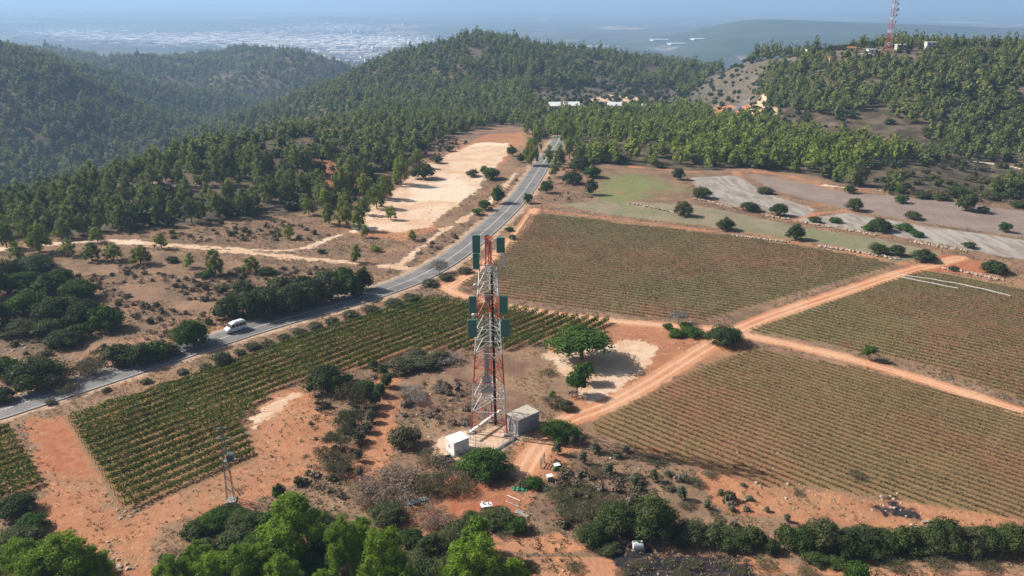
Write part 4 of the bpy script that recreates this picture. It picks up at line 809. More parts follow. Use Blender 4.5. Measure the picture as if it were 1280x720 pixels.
lev = [0, 4.1, 6.8, 9.5, 12.2, 15.0, 17.2, 19.3, 21.4, 23.4, 25.4, 27.2, 28.9, 30.4]
for a, b in zip(lev[:-1], lev[1:]):
    mb = MB()
    for i in range(3):
        j = (i + 1) % 3; m = (tpt(i, b) + tpt(j, b)) / 2; mb.bar(tpt(i, b), tpt(j, b), .055, 4); q = .055
        mb.bar(tpt(i, a), m, q, 4).bar(tpt(j, a), m, q, 4)
        mi_, mj = tpt(i, (a + b) / 2), tpt(j, (a + b) / 2); ci, cj = (tpt(i, a) + m) / 2, (tpt(j, a) + m) / 2
        mb.bar(mi_, ci, .035, 4).bar(mj, cj, .035, 4)
    mb.build('brace_section', TP, tw_)
# slim top section
mb = MB(); s_ = .55; cs = [Vector((math.cos(t) * s_, math.sin(t) * s_, 0)) for t in (R(210), R(330), R(90))]
for c in cs: mb.bar(c + Vector((0, 0, 28.9)), c + Vector((0, 0, 35.3)), .06, 6)
for k in range(7):
    for i in range(3):
        a, b = cs[i], cs[(i + 1) % 3]; z = 29.2 + k * .85; mb.bar(a + Vector((0, 0, z)), b + Vector((0, 0, z)), .035).bar(a + Vector((0, 0, z)), b + Vector((0, 0, z + .85)), .035)
for i in range(3): mb.bar(tpt(i, 30.4), cs[[0, 1, 2][i]] + Vector((0, 0, 31.6)), .05)
mb.build('top_mast', TP, tw_)
MB().bar((0, 0, 35.2), (0, 0, 36.6), .02).build('lightning_rod', GALV, tw_)
mb = MB()
for k in range(10): t0, t1 = k * .628, (k + 1) * .628; mb.bar((math.cos(t0) * .9, math.sin(t0) * .9, 34.9), (math.cos(t1) * .9, math.sin(t1) * .9, 34.9), .04).bar((math.cos(t0) * .9, math.sin(t0) * .9, 34.9), (0, 0, 34.9), .02)
mb.build('top_ring', TP, tw_)
def sclv(px, py):   # x offset and height on the tower's own plane
    D = base.y; p = cpt(px, py, D); return p[0] - base.x, p[2] - base.z
def panel(x0, y0, x1, y1, mat=TEAL, name='antenna_panel', lab=None, dy=0., rz=0.):
    xa, za = sclv(x0, y0); xb, zb = sclv(x1, y1); w = xb - xa; h = za - zb; c = ((xa + xb) / 2, dy, (za + zb) / 2)
    o = MB().box(c, (w * .92, .34, h), rz).build(name, mat, tw_, bevel=.04)
    if lab: o['label'] = lab
    side = -1 if c[0] < 0 else 1; mb = MB().bar((c[0] - side * w * .2, dy + .3, c[2] - h * .62), (c[0] - side * w * .2, dy + .3, c[2] + h * .62), .05, 6)
    hw = 2.2 * tsc(c[2]) * .9 if c[2] < 30.4 else .5
    for f in (-.3, .3): mb.bar((c[0] - side * w * .2, dy + .3, c[2] + h * f), (side * min(hw, abs(c[0])) * .75, dy * .2, c[2] + h * f), .045, 4)
    mb.build('mounting_bracket', GALV, o)
    e = MB().box((c[0] + (-w * .50 if side < 0 else -w * .5), dy - .03, c[2]), (.05, .30, h * .96), rz).build('edge_strip', WPAINT, o)
    return o
panel(590.5, 292, 601, 314, dy=-.9); panel(591, 315, 600, 335, dy=-.6); panel(620.5, 295, 631.5, 314, dy=-.8)
panel(627.5, 316, 631.5, 332, WPAINT, lab='slim white antenna panel', dy=-.5)
panel(586.5, 367, 597, 388, dy=-1.2); panel(624, 367, 635, 388, dy=-1.2); panel(585, 396, 597, 417, dy=-1.3); panel(626, 396, 637.5, 417, dy=-1.3)
panel(606, 296, 611, 312, TEAL, dy=1.4); panel(606, 369, 612, 386, TEAL, dy=1.6)
for px, py in ((594, 355), (592, 392)):
    x, z = sclv(px, py); mb = MB().bar((x, -.6, z), (x + .05, -.95, z), .30, 14, .30).bar((x, -.6, z), (x + .1, -.3, z), .30, 14, .08).bar((x, -.4, z), (x + .9, .1, z), .04); mb.build('dish', WPAINT, tw_)
# cable bundle, ladder with its grey guard, cable tray
mb = MB()
for k in range(5): mb.bar((.75 + .10 * k - .0, .55, .6), (.35 + .07 * k, .2, 29.5), .05, 5)
mb.build('cable', BLK, tw_)
mb = MB(); 
for k in range(3): mb.bar((.35 + .07 * k, .2, 29.5), (.15 + .1 * k, .05, 34.5), .035, 5)
mb.build('cable', BLK, tw_)
mb = MB()
for s_ in (-.24, .24): mb.bar((-.45 + s_, .1, .3), (-.1 + s_, 0, 34.5), .035)
for k in range(90): z = .4 + k * .38; x = -.45 + .35 * z / 34.5; mb.bar((x - .24, .1, z), (x + .24, .1, z), .018)
mb.build('ladder', GALV, tw_)
mb = MB(); mb.box((-.42, -.05, 13.2), (.85, .05, 5.6)).box((-.5, -.02, 9.6), (1.5, .05, 1.6)).box((.2, 0, 7.9), (1.1, .05, .9)); mb.box((-.5, -.3, 8.0), (1.9, .05, 1.5)); mb.build('ladder_guard', GALV, tw_)
mb = MB()
for z in (9.2, 21.4, 30.4):
    c = [tpt(i, z) * 1 for i in range(3)]
    for i in range(3):
        for f in (.0, .35, .7): mb.bar(c[i] * (1 - f), c[(i + 1) % 3] * (1 - f), .05)
mb.build('platform', GALV, tw_)
# compound: shelter, hut, cable tray, fence
def hut(pxl, pxr, name, lab, cat, w, d, h, rz, wall, roofm, over=.12, **kw):
    a = at(pxl, pxr); root = empty(name, a, rz, label=lab, cat=cat)
    MB().box((0, 0, h / 2), (w, d, h)).build('wall', wall, root, bevel=.02); return root
sh = empty('equipment_shelter', at(572, 563), R(38), label='small white equipment shelter with flat roof beside the tower', cat='shelter')
MB().box((0, 0, 1.2), (3.0, 2.5, 2.4)).build('wall', WPAINT, sh, bevel=.03); MB().box((0, 0, 2.47), (3.25, 2.75, .14), top=.98).build('roof', WPAINT, sh, bevel=.02)
dr = MB().box((.5, -1.265, 1.0), (.85, .05, 1.95)).build('door', simple('pale_grey_door', (.62, .63, .65), .5), sh, bevel=.01); MB().box((.85, -1.31, 1.0), (.05, .05, .18)).build('handle', BLK, dr)
MB().box((-.8, -1.34, .5), (.7, .25, .6)).build('air_unit', GALV, sh, bevel=.02); MB().box((0, 0, .06), (3.6, 3.1, .14)).build('base_slab', CONC, sh)
MB().box((-1.53, .3, 1.3), (.05, .5, .35)).build('vent', GALV, sh)
gh = empty('concrete_hut', at(653, 534), R(42), label='grey concrete block hut with flat pale roof right of the tower', cat='hut')
CB = simple('grey_block', (.33, .33, .34), .9, dirt=(.24, .23, .22)); MB().box((0, 0, 1.35), (5.0, 3.2, 2.7)).build('wall', CB, gh, bevel=.02)
MB().box((0, 0, 2.78), (5.3, 3.5, .16)).build('roof', simple('dusty_roof', (.46, .41, .33), .9), gh, bevel=.02)
mb = MB()
for s_ in (-1.73,): mb.box((0, s_, 2.92), (5.3, .1, .14))
mb.box((-2.6, 0, 2.92), (.1, 3.3, .14)).build('parapet', CB, gh)
d_ = MB().box((-2.53, .2, 1.0), (.05, .9, 2.0)).build('door', simple('steel_door', (.22, .23, .25), .5, .2), gh); MB().box((-2.57, .5, 1.0), (.05, .06, .16)).build('handle', GALV, d_)
MB().box((1.2, -1.63, 1.9), (.9, .05, .45)).build('vent', GALV, gh); MB().box((0, 0, .05), (5.6, 3.8, .12)).build('base_slab', CONC, gh)
a, b = at(588, 549), at(624, 523); mb = MB(); n_ = 9
for k in range(n_ + 1): p = a.lerp(b, k / n_); mb.bar((p.x, p.y, p.z - .1), (p.x, p.y, p.z + 1.5), .05)
o = mb.build('support_post', GALV); root = empty('cable_tray', (0, 0, 0), label='long white cable tray running from the shelter to the tower base', cat='cable tray'); o.parent = root; o['kind'] = 'thing'; o.name = 'support_frame'
dv = (b - a).normalized(); mb = MB(); mid = (a + b) / 2; L = (b - a).length; mb.box((mid.x, mid.y, mid.z + 1.55), (L + .6, .45, .12), math.atan2(dv.y, dv.x)); mb.build('tray', WPAINT, root)
a, b = at(606, 572), at(645, 548); dv = (b - a).normalized(); mid = (a + b) / 2; o = MB().box((mid.x, mid.y, mid.z + .12), ((b - a).length, .45, .3), math.atan2(dv.y, dv.x)).build('concrete_duct', simple('dark_concrete', (.16, .15, .14), .9), None, bevel=.03); tag(o, 'dark low cable duct in front of the tower base', 'duct')
def fence(pts, name, lab, h, sp, mesh_n, post_m, wire_m, gr=None):
    P_ = [at(*p) for p in pts]; root = empty(name, P_[0], label=lab, cat='fence', group=gr); o0 = P_[0]; Q_ = rs(np.array([(p.x, p.y) for p in P_]), sp); wires = MB(); prev = None
    for q in Q_:
        z = float(zg(*q)); p = Vector((q[0], q[1], z)) - o0; MB().bar(p + Vector((0, 0, -.2)), p + Vector((0, 0, h)), .045, 6).build('post', post_m, root)
        if prev is not None:
            for k in range(mesh_n): f = (k + .5) / mesh_n * h; wires.bar(prev + Vector((0, 0, f)), p + Vector((0, 0, f)), .012, 3)
            m_ = int((p - prev).length / .5)
            for k in range(m_): e0 = prev.lerp(p, k / m_); wires.bar(e0, prev.lerp(p, (k + 1) / m_) + Vector((0, 0, h)), .008, 3)
        prev = p
    wires.build('wire_mesh', wire_m, root); return root
fence([(584,552),(614,572),(646,552),(640,530),(612,520),(584,540),(584,552)], 'chain_link_fence', 'thin chain link fence around the tower feet', 2.0, 2.4, 6, GALV, GALV)
fence([(487,392),(506,384),(528,372),(545,362)], 'roadside_fence', 'low wire fence beside the road above the striped vineyard', 1.5, 2.5, 4, WOOD, GALV)
fence([(664,518),(674,516),(676,524)], 'gate_fence', 'short wire fence standing right of the concrete hut', 1.9, 1.6, 6, GALV, GALV)
# open dark bin by the shelter
p = at(558, 580); bn = empty('dark_bin', p, R(25), label='dark open topped square bin in front of the white shelter', cat='bin'); DK = simple('dark_metal', (.035, .032, .032), .7)
mb = MB()
for (c, d) in (((0, -.95, .5), (2.1, .1, 1.0)), ((0, .95, .5), (2.1, .1, 1.0)), ((-1.0, 0, .5), (.1, 1.8, 1.0)), ((1.0, 0, .5), (.1, 1.8, 1.0)), ((0, 0, .08), (1.9, 1.8, .08))): mb.box(c, d)
mb.build('shell', DK, bn); MB().box((0, -1.02, 1.02), (2.2, .12, .08)).build('rim', simple('rim_metal', (.12, .11, .1), .6), bn)
# ------------------------------------------------------------------ power pole
p = at(289, 626); pl = empty('power_pole', p, R(12), label='grey lattice power pole with crossarm and transformer beside the striped vineyard', cat='power pole'); PG = simple('pole_steel', (.27, .27, .28), .6, .3); HP = 12.6
for (i, j) in ((-1,-1),(1,-1),(1,1),(-1,1)): MB().bar((i * .55, j * .55, -.2), (i * .12, j * .12, HP), .055, 4).build('leg', PG, pl)
mb = MB(); q = lambda i, j, z: Vector((i * (.55 - .43 * z / HP), j * (.55 - .43 * z / HP), z)); cc = [(-1,-1),(1,-1),(1,1),(-1,1)]
for k in range(14):
    z0, z1 = k * .9, (k + 1) * .9
    for i in range(4): a_, b_ = cc[i], cc[(i + 1) % 4]; mb.bar(q(*(a_ if k % 2 else b_), z0), q(*(b_ if k % 2 else a_), z1), .032, 4)
mb.build('bracing', PG, pl)
for z, w_ in ((HP - 1.9, 1.35), (HP - .2, .9)):
    ca_ = MB().box((0, 0, z), (w_ * 2, .12, .12)).build('crossarm', PG, pl)
    for x_ in (-w_ + .08, 0, w_ - .08): MB().bar((x_, 0, z + .05), (x_, 0, z + .2), .05, 8).bar((x_, 0, z + .2), (x_, 0, z + .38), .09, 8, .05).build('insulator', simple('brown_ceramic', (.10, .05, .035), .3), ca_, True)
tb = MB().box((.75, -.25, HP - 5.0), (1.0, .75, 1.1)).build('transformer', simple('transformer_grey', (.24, .29, .30), .5), pl, bevel=.05); mb = MB()
for k in range(6): mb.box((.40 + k * .14, -.68, HP - 5.0), (.04, .14, .85))
mb.build('cooling_fins', PG, tb)
for k in range(3): MB().bar((.5 + .25 * k, -.25, HP - 4.45), (.5 + .25 * k, -.25, HP - 4.1), .05, 8).build('bushing', WPAINT, tb)
MB().box((.55, 0, HP - 5.7), (1.7, .7, .1)).build('transformer_shelf', PG, pl); MB().box((0, 0, .05), (1.5, 1.5, .3)).build('footing', CONC, pl)
# ------------------------------------------------------------------ van
VP = simple('van_white', (.74, .76, .79), .35, var=.03, spec=.5); GL = simple('dark_glass', (.02, .025, .035), .1, var=.05, spec=.7); TY = simple('tyre_rubber', (.02, .02, .02), .9)
vj = int(np.argmin(np.hypot(ROADC[:, 0] - at(305, 421).x, ROADC[:, 1] - at(305, 421).y))); tdir = ROADC[vj + 1] - ROADC[vj - 1]; tdir = tdir / np.hypot(*tdir); hd = -tdir; nrm = np.array([-tdir[1], tdir[0]])
vp = ROADC[vj] + nrm * 1.5; van = empty('passenger_van', (vp[0], vp[1], ZR[vj] + .01), math.atan2(hd[1], hd[0]), label='white high roofed passenger van driving down the road', cat='van')
prof = [(-2.65, .45), (-2.68, 1.1), (-2.6, 1.95), (-2.35, 2.35), (-1.2, 2.48), (.3, 2.46), (.95, 2.36), (1.25, 2.16), (1.75, 1.42), (2.45, 1.12), (2.66, .85), (2.68, .45), (2.3, .34), (-2.3, .34)]
def loft(prof, ws, mat, name, par, bev=.05):
    n_ = len(prof); P_ = []
    for s_ in (-1, 1): P_ += [(x, s_ * wf(x, z), z) for x, z in prof]
    mb = MB(); mb.poly(P_, [tuple(range(n_)), tuple(range(2 * n_ - 1, n_ - 1, -1))] + [(i, n_ + i, n_ + (i + 1) % n_, (i + 1) % n_) for i in range(n_)]); return mb.build(name, mat, par, bevel=bev)
def wf(x, z): return (.98 if z < 1.2 else .98 - .14 * (z - 1.2)) - (.06 if x > 2.3 else 0)
van.scale = (.92, .92, .92)
body = loft(prof, None, VP, 'body', van)
for s_ in (-1, 1):
    for (x0, x1) in ((-2.4, -1.55), (-1.45, -.6), (-.5, .3)):
        mb = MB(); za, zb = 1.32, 2.0; mb.poly([(x0, s_ * (wf(0, za) + .012), za), (x1, s_ * (wf(0, za) + .012), za), (x1, s_ * (wf(0, zb) + .012), zb), (x0, s_ * (wf(0, zb) + .012), zb), (x0, s_ * .85, za), (x1, s_ * .85, za), (x1, s_ * .80, zb), (x0, s_ * .80, zb)], [(0, 1, 2, 3), (4, 5, 6, 7), (0, 1, 5, 4), (3, 2, 6, 7), (0, 3, 7, 4), (1, 2, 6, 5)]); mb.build('window', GL, van)
    mb = MB(); za, zb = 1.32, 1.98; y_ = lambda z: s_ * (wf(0, z) + .012); mb.poly([(.42, y_(za), za), (1.68, y_(za), za), (1.25, y_(zb), zb), (.42, y_(zb), zb), (.42, s_ * .8, za), (1.6, s_ * .8, za), (1.2, s_ * .8, zb), (.42, s_ * .8, zb)], [(0, 1, 2, 3), (4, 5, 6, 7), (0, 1, 5, 4), (1, 2, 6, 5), (2, 3, 7, 6), (3, 0, 4, 7)]); mb.build('window', GL, van)
    for x_ in (-1.65, 1.75):
        w_ = MB().bar((x_, s_ * .99, .34), (x_, s_ * .76, .34), .34, 20).build('wheel', TY, van, False, bevel=.02); MB().bar((x_, s_ * 1.0, .34), (x_, s_ * .96, .34), .19, 14).build('rim', GALV, w_)
    mi_ = MB().box((1.45, s_ * 1.13, 1.42), (.12, .2, .3)).build('wing_mirror', BLK, van, bevel=.03)
    MB().box((2.62, s_ * .68, .86), (.12, .36, .2)).build('headlight', simple('lamp_glass', (.7, .72, .75), .1), van, bevel=.03); MB().box((-2.67, s_ * .85, 1.15), (.06, .14, .5)).build('tail_light', simple('red_lens', (.4, .02, .02), .3), van)
mb = MB(); mb.poly([(1.735, -.84, 1.47), (1.735, .84, 1.47), (1.285, .76, 2.14), (1.285, -.76, 2.14), (1.70, -.84, 1.44), (1.70, .84, 1.44), (1.25, .76, 2.11), (1.25, -.76, 2.11)], [(0, 1, 2, 3), (7, 6, 5, 4), (0, 4, 5, 1), (3, 2, 6, 7), (0, 3, 7, 4), (1, 5, 6, 2)])
for v in range(4): mb.v[v] = (mb.v[v][0] + .03, mb.v[v][1], mb.v[v][2] + .02)
mb.build('windscreen', GL, van); MB().box((2.69, 0, .5), (.12, 1.7, .22)).build('bumper', simple('bumper_grey', (.25, .26, .28), .5), van, bevel=.03); MB().box((2.68, 0, .78), (.05, .8, .12)).build('grille', BLK, van)
MB().box((-.8, 0, 2.53), (2.4, 1.35, .12), top=.9).build('roof_unit', VP, van, bevel=.04)
# roadside markers
RDK = simple('red_reflector', (.5, .03, .02), .4)
for i, (px, py, lb_) in enumerate([(135,478,'thin white marker post beside the road left of the white van'),(97,490,'thin marker post beside the road near the left edge'),(363,411,'thin marker post beside the road right of the white van'),(640,300,'thin marker post by the road beside the tower top')]):
    p = at(px, py); r_ = empty('marker_post', p, label=lb_, cat='marker post', group='roadside marker posts'); MB().bar((0, 0, -.2), (0, 0, 1.05), .07, 6).build('post', WPAINT, r_); MB().box((0, -.075, .85), (.12, .02, .18)).build('reflector', RDK, r_)
# ------------------------------------------------------------------ clutter in the yard
GT = simple('green_plastic', (.02, .22, .12), .5); TIN = simple('corrugated_tin', (.36, .38, .36), .5, .4)
def sheet(name, px, py, L, Wd, rz, mat, lab, cat, waves=8, amp=.018, tilt=.05, grp=None):
    p = at(px, py); nx_, V, Fq = waves * 4, [], []
    for t_ in (0, .03):
        for i in range(nx_ + 1):
            for j in (-1, 1): V.append((L * (i / nx_ - .5), j * Wd / 2, .12 + amp * math.sin(i / nx_ * waves * 6.28) + tilt * j + t_))
    k = (nx_ + 1) * 2
    for i in range(nx_): a_ = i * 2; Fq += [(a_, a_ + 2, a_ + 3, a_ + 1), (k + a_, k + a_ + 1, k + a_ + 3, k + a_ + 2), (a_, k + a_, k + a_ + 2, a_ + 2), (a_ + 1, a_ + 3, k + a_ + 3, k + a_ + 1)]
    o = mesh_np(name, V, Fq, mat); o.location = p; o.rotation_euler = (0, 0, rz); tag(o, lab, cat, grp); return o
sheet('tin_sheet', 521, 627, 3.3, 1.0, R(28), TIN, 'grey corrugated tin sheet lying beside the dry shrubs', 'tin sheet')
sheet('green_tarp', 650, 612, 2.2, .8, R(-8), GT, 'bright green tarp strip below the dark tree', 'tarp', 3, .08)
sheet('green_tarp', 629, 638, 1.6, .8, R(10), GT, 'crumpled green tarp beside the cluttered table', 'tarp', 3, .1)
sheet('pale_board', 649, 641, 1.2, .7, R(-20), TIN, 'small pale board lying right of the crumpled green tarp', 'board', 1, .02)
sheet('pale_board', 656, 645, 1.1, .5, R(-35), WOOD, 'narrow pale board lowest of the yard clutter', 'board', 1, .02)
o = MB().bar(tuple(at(634, 620) + Vector((0, 0, .15))), tuple(at(650, 627) + Vector((0, 0, .15))), .07, 8).build('white_pipe', WPAINT); tag(o, 'long thin white pipe lying below the green tarp strip', 'pipe')
o = MB().bar(tuple(at(632, 627) + Vector((0, 0, .12))), tuple(at(648, 634) + Vector((0, 0, .12))), .06, 8).build('grey_pipe', GALV); tag(o, 'long thin grey pipe lying beside the white pipe', 'pipe')
p = at(608, 638); tb_ = empty('work_table', p, R(15), label='cluttered white topped table standing in the red yard', cat='table'); DWOOD = simple('dark_wood', (.10, .05, .035), .8)
MB().box((0, 0, .98), (1.7, 1.1, .08)).build('table_top', WPAINT, tb_, bevel=.01)
for i in (-1, 1):
    for j in (-1, 1): MB().box((i * .72, j * .42, .46), (.1, .1, .96)).build('leg', DWOOD, tb_)
MB().box((.2, 0, .45), (1.1, .8, .7)).build('cupboard', DWOOD, tb_)
for i, (dx, dy, s_, m_, nm_, lb_) in enumerate([(-.5, .2, .35, WPAINT, 'white_bucket', 'white bucket on the cluttered table'), (.3, .1, .28, GALV, 'metal_pot', 'grey metal pot on the cluttered table')]):
    o = MB().bar((p.x + dx, p.y + dy, p.z + 1.02), (p.x + dx, p.y + dy, p.z + 1.02 + s_), s_ * .42, 14, s_ * .5).build(nm_, m_, None, True); tag(o, lb_, 'bucket' if i == 0 else 'pot')
mb = MB(); p = at(621, 635)
for k in range(9): mb.bar((p.x + random.uniform(-.8, .8), p.y + random.uniform(-.4, .4), p.z + .1), (p.x + random.uniform(-.8, .8), p.y + random.uniform(-.4, .4), p.z + random.uniform(.15, .5)), .05)
o = mb.build('red_scrap', RDK); tag(o, 'small pile of red painted scrap bars beside the table', 'scrap pile')
for (px, py, lb_) in ((696, 586, 'small green and white crate right of the tall dry grass'), (687, 600, 'pale crate standing below the green and white crate')):
    p = at(px, py); r_ = empty('crate', p, R(20), label=lb_, cat='crate', group='crates in the yard'); m_ = GT if px > 690 else WOOD
    mb = MB()
    for z in (.15, .4, .65): 
        for (c, d) in (((0, -.4, z), (1.0, .04, .18)), ((0, .4, z), (1.0, .04, .18)), ((-.48, 0, z), (.04, .76, .18)), ((.48, 0, z), (.04, .76, .18))): mb.box(c, d)
    mb.build('slats', m_, r_); mb = MB(); [mb.box((i * .44, j * .36, .38), (.07, .07, .76)) for i in (-1, 1) for j in (-1, 1)]; mb.build('corner_frame', WOOD, r_); MB().box((0, 0, .80), (1.02, .84, .05)).build('lid', WPAINT, r_)
p = at(678, 582); r_ = empty('wooden_gate', p, R(70), label='old grey wooden gate standing at the yard entrance', cat='gate')
for x_ in (-.9, .9): MB().bar((x_, 0, -.2), (x_, 0, 1.9), .09, 6).build('post', WOOD, r_)
mb = MB(); [mb.box((0, 0, z), (1.7, .05, .12)) for z in (.4, .8, 1.2, 1.6)]; mb.bar((-.85, 0, .4), (.85, 0, 1.6), .05); mb.build('rail_panel', WOOD, r_)
# white tank lying by the burnt patch
p = at(797, 686); r_ = empty('white_tank', p, R(4), label='white rounded water tank lying beside the black burnt patch', cat='tank')
MB().bar((-.75, 0, .62), (.75, 0, .62), .58, 20).build('drum', WPAINT, r_, False, bevel=.12); MB().box((0, 0, .06), (1.9, 1.2, .14)).build('pallet', WOOD, r_); MB().bar((0, 0, 1.1), (0, 0, 1.28), .2, 12).build('filler_cap', GT, r_)
o = MB().box((0, 0, .35), (.8, .8, .7), .3).build('dark_crate', DK, None, bevel=.05); o.location = at(787, 684); tag(o, 'dark crate just left of the white tank', 'crate')
# planks by the hedge and irrigation strips on the right vineyard
for (px, py, L, rz, lb_) in ((1158, 653, 1.6, 8, 'pale plank lying behind the hedge, upper of two'), (1152, 661, 2.0, -12, 'pale plank lying behind the hedge, lower of two'), (930, 626, .9, 30, 'small pale plank on the scrub below the lower right vineyard')):
    p = at(px, py); o = MB().box((0, 0, .2), (L, .45, .08), R(rz)).box((0, 0, .12), (L * .9, .3, .08), R(rz + 8)).build('plank', WOOD, None, bevel=.01); o.location = p; tag(o, lb_, 'plank')
for pts, lb_ in (([(1122,347),(1160,352),(1205,360),(1240,368),(1266,375)], 'long thin white irrigation hose across the vineyard on the right'), ([(1125,350),(1160,357),(1200,365)], 'short white irrigation hose below the long one')):
    C_ = rs(W(pts), 1.0); mb = MB(); P_ = [(q[0] + .15 * math.sin(i), q[1], float(zg(*q)) + .9) for i, q in enumerate(C_)]; mb.rod(P_, .08, 5); o = mb.build('irrigation_hose', WPAINT); tag(o, lb_, 'hose')
# ------------------------------------------------------------------ far mast on the hill
MP = banded('far_mast_paint', [5, 7, 13, 15, 21, 23, 29, 31, 38]); a = cpt(1110, 62, 556); z = float(zg(a[0], a[1])); HM = 44
ms = empty('lattice_mast', (a[0], a[1], z), R(20), label='tall red and white lattice mast on top of the right hill', cat='mast'); mq = lambda i, j, h: Vector((i * (1.7 - 1.1 * h / HM), j * (1.7 - 1.1 * h / HM), h))
for c in cc: MB().bar(mq(*c, -.3), mq(*c, HM), .11, 5).build('leg', MP, ms)
mb = MB()
for k in range(18):
    h0, h1 = k * HM / 18, (k + 1) * HM / 18
    for i in range(4): a_, b_ = cc[i], cc[(i + 1) % 4]; mb.bar(mq(*a_, h0), mq(*b_, h1), .06).bar(mq(*b_, h0), mq(*a_, h1), .06).bar(mq(*a_, h1), mq(*b_, h1), .06)
mb.build('bracing', MP, ms)
MB().bar((.3, .2, 0), (.2, .1, HM), .14, 5).build('cable', BLK, ms)
for h, s_, dx in ((24, .8, 1.4), (27.5, .9, 1.9), (20, .7, 1.3), (31, .7, 1.6)): MB().bar((dx, -1.0, h), (dx, -1.5, h), s_, 14).bar((dx, -1, h), (.4, 0, h), .08).build('dish', simple('dish_grey', (.5, .5, .5), .5), ms)
# hilltop and hillside buildings
def house(px, py, D, w, d, h, rz, lab, wallc, roofc=None, name='house', pitched=False, cat='house', grp=None, dz=0):
    a = cpt(px, py, D); z = float(zg(a[0], a[1])); r_ = empty(name, (a[0], a[1], z + dz), R(rz), label=lab, cat=cat, group=grp); wl = MB().box((0, 0, h / 2 - 1.5), (w, d, h + 3)).build('wall', wallc, r_)
    if pitched:
        mb = MB(); e = .4; P_ = [(-w/2-e, -d/2-e, h), (w/2+e, -d/2-e, h), (w/2+e, d/2+e, h), (-w/2-e, d/2+e, h), (-w/2-e, 0, h + d * .28), (w/2+e, 0, h + d * .28)]; mb.poly(P_, [(0, 1, 5, 4), (2, 3, 4, 5), (0, 4, 3), (1, 2, 5), (3, 2, 1, 0)]); mb.build('roof', roofc or wallc, r_)
    else: MB().box((0, 0, h + .12), (w + .5, d + .5, .3)).build('roof', roofc or wallc, r_)
    nw = max(1, int(w // 3))
    if w > 4:
        for k in range(nw): MB().box((-w / 2 + (k + .5) * w / nw, -d / 2 - .03, h * .55), (1.1, .1, 1.1)).build('window', GL, r_)
    return r_
WH = simple('whitewash', (.78, .77, .74), .7, var=.06); RT = simple('red_tiles', (.36, .13, .07), .8); BW = simple('beige_wall', (.50, .43, .34), .8); SR = simple('shed_roof_white', (.80, .80, .80), .5, var=.05)
house(1013, 73, 640, 7, 5, 3.0, 10, 'white domed looking tank house at the left end of the hilltop', WH, dz=2); house(1020, 72, 652, 5, 5, 3, 0, 'small pale shed beside the white tank house', BW, WH, dz=2)
house(1040, 67, 582, 6, 5, 2.2, 20, 'low pale house with red tiled roof left on the hilltop', BW, RT, pitched=True); house(1064, 66, 585, 5, 4, 2, -15, 'small red roofed house between trees on the hilltop', BW, RT, pitched=True)
house(1089, 62, 565, 5, 4, 2.6, 0, 'white flat roofed house left of the far mast', WH, SR); house(1083, 66, 558, 6, 4, 2.4, 20, 'low pale green roofed shed below the far mast', BW, WH)
house(1126, 61, 562, 7, 4, 1.8, 0, 'long white building right of the far mast', BW, SR, dz=1); house(1163, 56, 552, 6, 4, 2.6, 0, 'small white house among the hilltop trees', WH, SR, dz=2)
for i, (px, w, h, lb_) in enumerate([(693, 8, 3.2, 'leftmost white shed roof showing above the trees by the upper road'), (714, 11, 3.2, 'longest white shed roof showing above the trees behind the upper road'), (764, 5, 3.0, 'short white shed behind the pine grove, left of the right pair'), (774, 8, 3.0, 'long white shed roof behind the pine grove')]):
    house(px, 144, 610, w, 9, h, 0, lb_, BW, SR, 'long_shed', True, 'shed', 'white sheds behind the trees', dz=1.2)
for i, px in enumerate((803, 807, 812)):
    a = cpt(px, 143, 600); z = float(zg(a[0], a[1])); r_ = empty('white_silo', (a[0], a[1], z), label=['white silo behind the pine grove, leftmost of three', 'white silo behind the pine grove, middle one', 'white silo behind the pine grove, rightmost of three'][i], cat='silo', group='white silos behind the grove')
    MB().bar((0, 0, -1), (0, 0, 6.5), 1.1, 14).build('drum', WH, r_, True); MB().bar((0, 0, 6.5), (0, 0, 7.6), 1.15, 14, .15).build('cap', SR, r_)
# ------------------------------------------------------------------ the town on the plain
TWN = [simple('pale_render_far', (.72, .70, .68), .8, var=.1), simple('sand_render_far', (.62, .56, .50), .8, var=.1), simple('white_render_far', (.80, .80, .80), .7, var=.05), simple('tiled_far', (.36, .22, .17), .8, var=.1)]
def block_mesh(w, d, h, mat, pitched, nm_):
    mb = MB().box((0, 0, h / 2 - 1), (w, d, h + 2))
    if pitched: mb.poly([(-w/2-.4, -d/2-.4, h), (w/2+.4, -d/2-.4, h), (w/2+.4, d/2+.4, h), (-w/2-.4, d/2+.4, h), (-w/2, 0, h + d * .25), (w/2, 0, h + d * .25)], [(0, 1, 5, 4), (2, 3, 4, 5), (0, 4, 3), (1, 2, 5)])
    else:
        mb.box((w * .2, 0, h + 1.2), (w * .25, d * .4, 2.6))
        for s_ in (-1, 1): mb.box((0, s_ * (d / 2 - .15), h + .4), (w - .1, .3, .9))
    return mb
a = cpt(523, 58, 4300); TRES = []
for i, px in enumerate((508, 513, 518, 523, 528, 533, 538, 543)):
    b_ = cpt(px, 57, 4300); r_ = empty('tower_block', (b_[0], b_[1] + (i % 2) * 60, float(zg(b_[0], b_[1]))), R(8), label='slim pale high rise in the row of towers left of the central hill', cat='tower block', group='row of pale high rise towers in the town')
    h = 46 + (i * 7) % 9; block_mesh(13, 15, h, None, False, '').build('wall', TWN[2], r_)
protos = []
for i in range(6):
    w, d, h = [(26, 14, 12), (18, 14, 9), (34, 16, 16), (16, 12, 7), (40, 18, 10), (22, 22, 20)][i]; o = block_mesh(w, d, h, None, i in (1, 3), '').build('town_building', TWN[i % 4]); protos.append(o)
cnt = 0; spots = []
